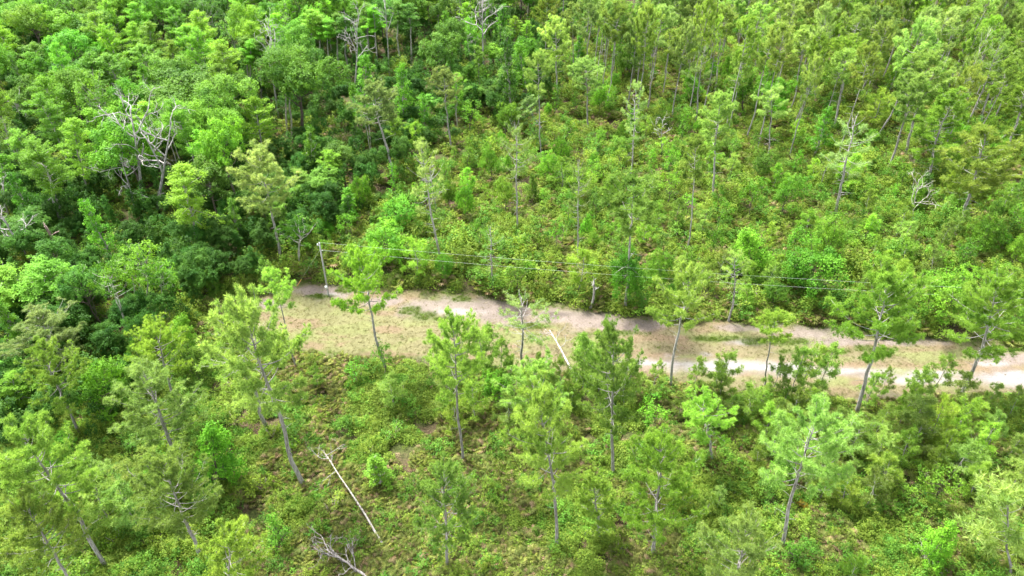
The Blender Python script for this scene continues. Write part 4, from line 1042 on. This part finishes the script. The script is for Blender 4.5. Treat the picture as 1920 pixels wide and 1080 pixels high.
# brush of shrubs
SRC = [o for t in TREES if t['key'] in ('shrub', 'leafy') for o in [c for c in t['o'].children if c.name.startswith('foliage')]]
pick, seen = [], set()
for o in SRC:
    if o.data.name not in seen: seen.add(o.data.name); pick.append(o)
x, y = frame_pts(5200, 70, 225, 1.15)
k = (clear_sdf(x, y) > .9) & ((poly_sdf(FOREST, x, y) > -2) | (npr.uniform(size=len(x)) < .5)); x, y = x[k], y[k]
k = fbm(x * .1, y * .1, 87) > .34; x, y = x[k], y[k]
idx = npr.integers(0, len(pick), len(x)); leafy = np.array([('leafy' in o.data.name) for o in pick])
scatter('brush', x, y, relief(x, y), npr.uniform(.5, 1.35, len(x)) * (.55 + 1.6 * fbm(x * .12, y * .12, 88)), idx, pick, 'dense brush of waist-high to head-high shrubs behind the clearing', 'brush', 3, .1)
x, y = frame_pts(4200, 29, 66)
px_, py_, _ = proj(x, y)
k = (clear_sdf(x, y) > .9) & ((px_ > 1300) | (px_ < 420) | (npr.uniform(size=len(x)) < .33)) & ~((px_ > 600) & (px_ < 730) & (py_ > 860) & (py_ < 1060)); x, y = x[k], y[k]
scatter('near_brush', x, y, relief(x, y), npr.uniform(.3, 1., len(x)) ** 1.3 * 1.15, npr.integers(0, len(pick), len(x)), pick, 'knee-high to waist-high brush filling the ground between the nearest pines', 'brush', 4, .1)
# young growth under the forest canopy and thick in the brush
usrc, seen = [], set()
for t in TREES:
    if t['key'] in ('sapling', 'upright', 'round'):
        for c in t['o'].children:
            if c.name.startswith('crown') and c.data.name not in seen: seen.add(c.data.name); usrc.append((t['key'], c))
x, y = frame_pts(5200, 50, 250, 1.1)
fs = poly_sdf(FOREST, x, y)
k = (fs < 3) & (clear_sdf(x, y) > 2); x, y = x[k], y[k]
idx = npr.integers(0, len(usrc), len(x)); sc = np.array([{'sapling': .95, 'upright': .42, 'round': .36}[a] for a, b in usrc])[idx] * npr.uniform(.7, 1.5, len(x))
scatter('forest_understory', x, y, relief(x, y) - .3, sc, idx, [b for a, b in usrc], 'leafy young growth crowding the floor beneath the forest canopy', 'understory', 6, .08).color = (.5, .62, .7, 1)  # darker object colour: shade beneath the canopy is painted into the leaves
# grass and weeds on the clearing
x, y = npr.uniform(-52, 85, 60000), npr.uniform(54, 86, 60000)
s = clear_sdf(x, y); tr = poly_sdf(TRACK, x, y)
wd = np.zeros(len(x)); pk = np.zeros(len(x))
for p in WEED: wd = np.maximum(wd, patch(x, y, *p))
for p in PINK: pk = np.maximum(pk, patch(x, y, *p))
u = npr.uniform(size=len(x)); edge = sstep(-1.6, .2, s)
k = (s < .2) & ((wd > u) | (edge > u * 1.2) | ((u < .6 * (1 - pk * .8)) & (tr > 0)) | (u < .03))
x, y, wd, edge = x[k], y[k], wd[k], edge[k]; u = npr.uniform(size=len(x))
isw = (u < np.maximum(wd, edge) * .9) | (u < .02)
idx = np.where(isw, 2 + npr.integers(0, 2, len(x)), npr.integers(0, 2, len(x)))
scatter('clearing_grass', x, y, np.full(len(x), .01), np.where(isw, npr.uniform(.5, 1., len(x)), npr.uniform(.5, 1.1, len(x))), idx, GRS, 'straw grass and green weeds growing over the clearing', 'grass', 5)

# ------------------------------------------------------------------ labels for the trees between the described ones
LM = [('the utility pole', 616, 554), ('the left end of the clearing', 450, 600), ('the slanting white trunk', 719, 1022), ('the whitish-trunked centre pine', 1175, 582),
      ('the big forked dead pair', 280, 395), ('the domed oak', 575, 265), ('the wide flat-topped oak', 372, 285), ('the parallel pine trunks', 1685, 300), ('the close row of thin pines', 1500, 200),
      ('the round bright green bush', 400, 912), ('the lower right leaning pine', 1465, 1030), ('the bright tufted pine', 1224, 1045), ('the bottom centre pine', 1043, 1022), ('the snags on the left', 110, 480),
      ('the stout track pine', 1605, 778), ('the far right leaning track pine', 1800, 738), ('the wide olive pine', 1793, 434), ('the half-bare pine at centre', 970, 447),
      ('the dark-trunked clearing pine', 724, 693), ('the wide white bare crown', 908, 150), ('the slim tall pine', 1013, 298), ('the bright-trunked top pine', 1290, 152),
      ('the thin right-side pine', 1568, 408), ('the vine-wrapped pine', 1150, 888), ('the bottom left corner pine', 197, 1060), ('the dusty left edge pine', 148, 705), ('the large bright broadleaf', 1530, 560),
      ('the tall pale-trunked pine', 738, 342), ('the leaning white-trunked cypress', 382, 482), ('the bleached branch tangle', 1750, 1060), ('the brightest sand of the track', 1350, 690), ('the tall pale pine', 568, 908),
      ('the leaning pale-trunked pine', 1332, 373), ('the narrow brushy dead tree', 522, 220), ('the rounded lime cypress', 172, 385), ('the thin sparse pine', 1181, 347), ('the right edge pines', 1890, 250)]
LM = [(a, *gp(b, c)) for a, b, c in LM]
TW = {'fresh': 'light green', 'pale': 'pale', 'yellow': 'yellowish', 'lime': 'lime green', 'mid': 'mid-green', 'deep': 'dark green', 'bright': 'bright green', 'olive': 'olive', 'dusty': 'dusty grey-green', 'rusty': 'rusty green', 'emerald': 'glossy green'}
KW = {'pine': 'pine', 'pine_low': 'full-crowned pine', 'pine_sparse': 'thin-crowned pine', 'pine_high': 'small-crowned pine', 'young_pine': 'young pine', 'round': 'round-crowned tree', 'wide': 'spreading tree', 'upright': 'pointed leafy tree',
      'airy': 'pale-stemmed tree', 'sapling': 'leafy sapling', 'bushy': 'bushy tree', 'cypress': 'feathery cypress', 'shrub': 'shrub', 'leafy': 'leafy bush'}
GRP = {'forest': 'trees of the dense forest at upper left', 'pines': 'pines and trees of the upper right wood', 'young': 'young pines around the clearing', 'brush': 'saplings in the brush', 'shrub': 'shrubs around the clearing'}
buckets = {}
ORD = ['second', 'third', 'fourth', 'fifth', 'sixth', 'seventh', 'eighth', 'ninth', 'tenth', 'eleventh', 'twelfth']
for t in TREES:
    if t['label']: continue
    best = min(LM, key=lambda l: math.hypot(l[1] - t['x'], l[2] - t['y'])); dx, dy = t['x'] - best[1], t['y'] - best[2]; d = math.hypot(dx, dy)
    a = math.degrees(math.atan2(dy, dx)) % 360
    rel = ['right of', 'behind-right of', 'behind', 'behind-left of', 'left of', 'front-left of', 'in front of', 'front-right of'][int((a + 22.5) // 45) % 8]
    dist = 'just' if d < 7 else ('' if d < 14 else 'well')
    big = {'pines': 15.5, 'forest': 15, 'young': 5, 'brush': 4.8, 'shrub': 1.7}[t['zone']]
    size = ('tall' if t['zone'] != 'shrub' else 'large') if t['h'] > big else ('shorter' if t['zone'] in ('forest', 'pines') else 'small')
    lab = ' '.join(w for w in [size, TW[t['tint']], KW[t['key']], dist, rel, best[0]] if w)
    t['o']['group'] = GRP[t['zone']]; buckets.setdefault(lab, []).append(t)
for lab, ts in buckets.items():
    if len(ts) == 1: ts[0]['o']['label'] = lab; continue
    sx = max(t['x'] for t in ts) - min(t['x'] for t in ts); sy = max(t['y'] for t in ts) - min(t['y'] for t in ts)
    lr = sx * 1.2 > sy; ts.sort(key=lambda t: t['x'] if lr else t['y'])
    names = (['leftmost'] + [q + '-leftmost' for q in ORD] if lr else ['nearest'] + [q + '-nearest' for q in ORD])
    for i, t in enumerate(ts):
        nm = names[min(i, 11)]
        if i == len(ts) - 1: nm = 'rightmost' if lr else 'farthest'
        t['o']['label'] = nm + ' ' + lab
print('trees', len(TREES))
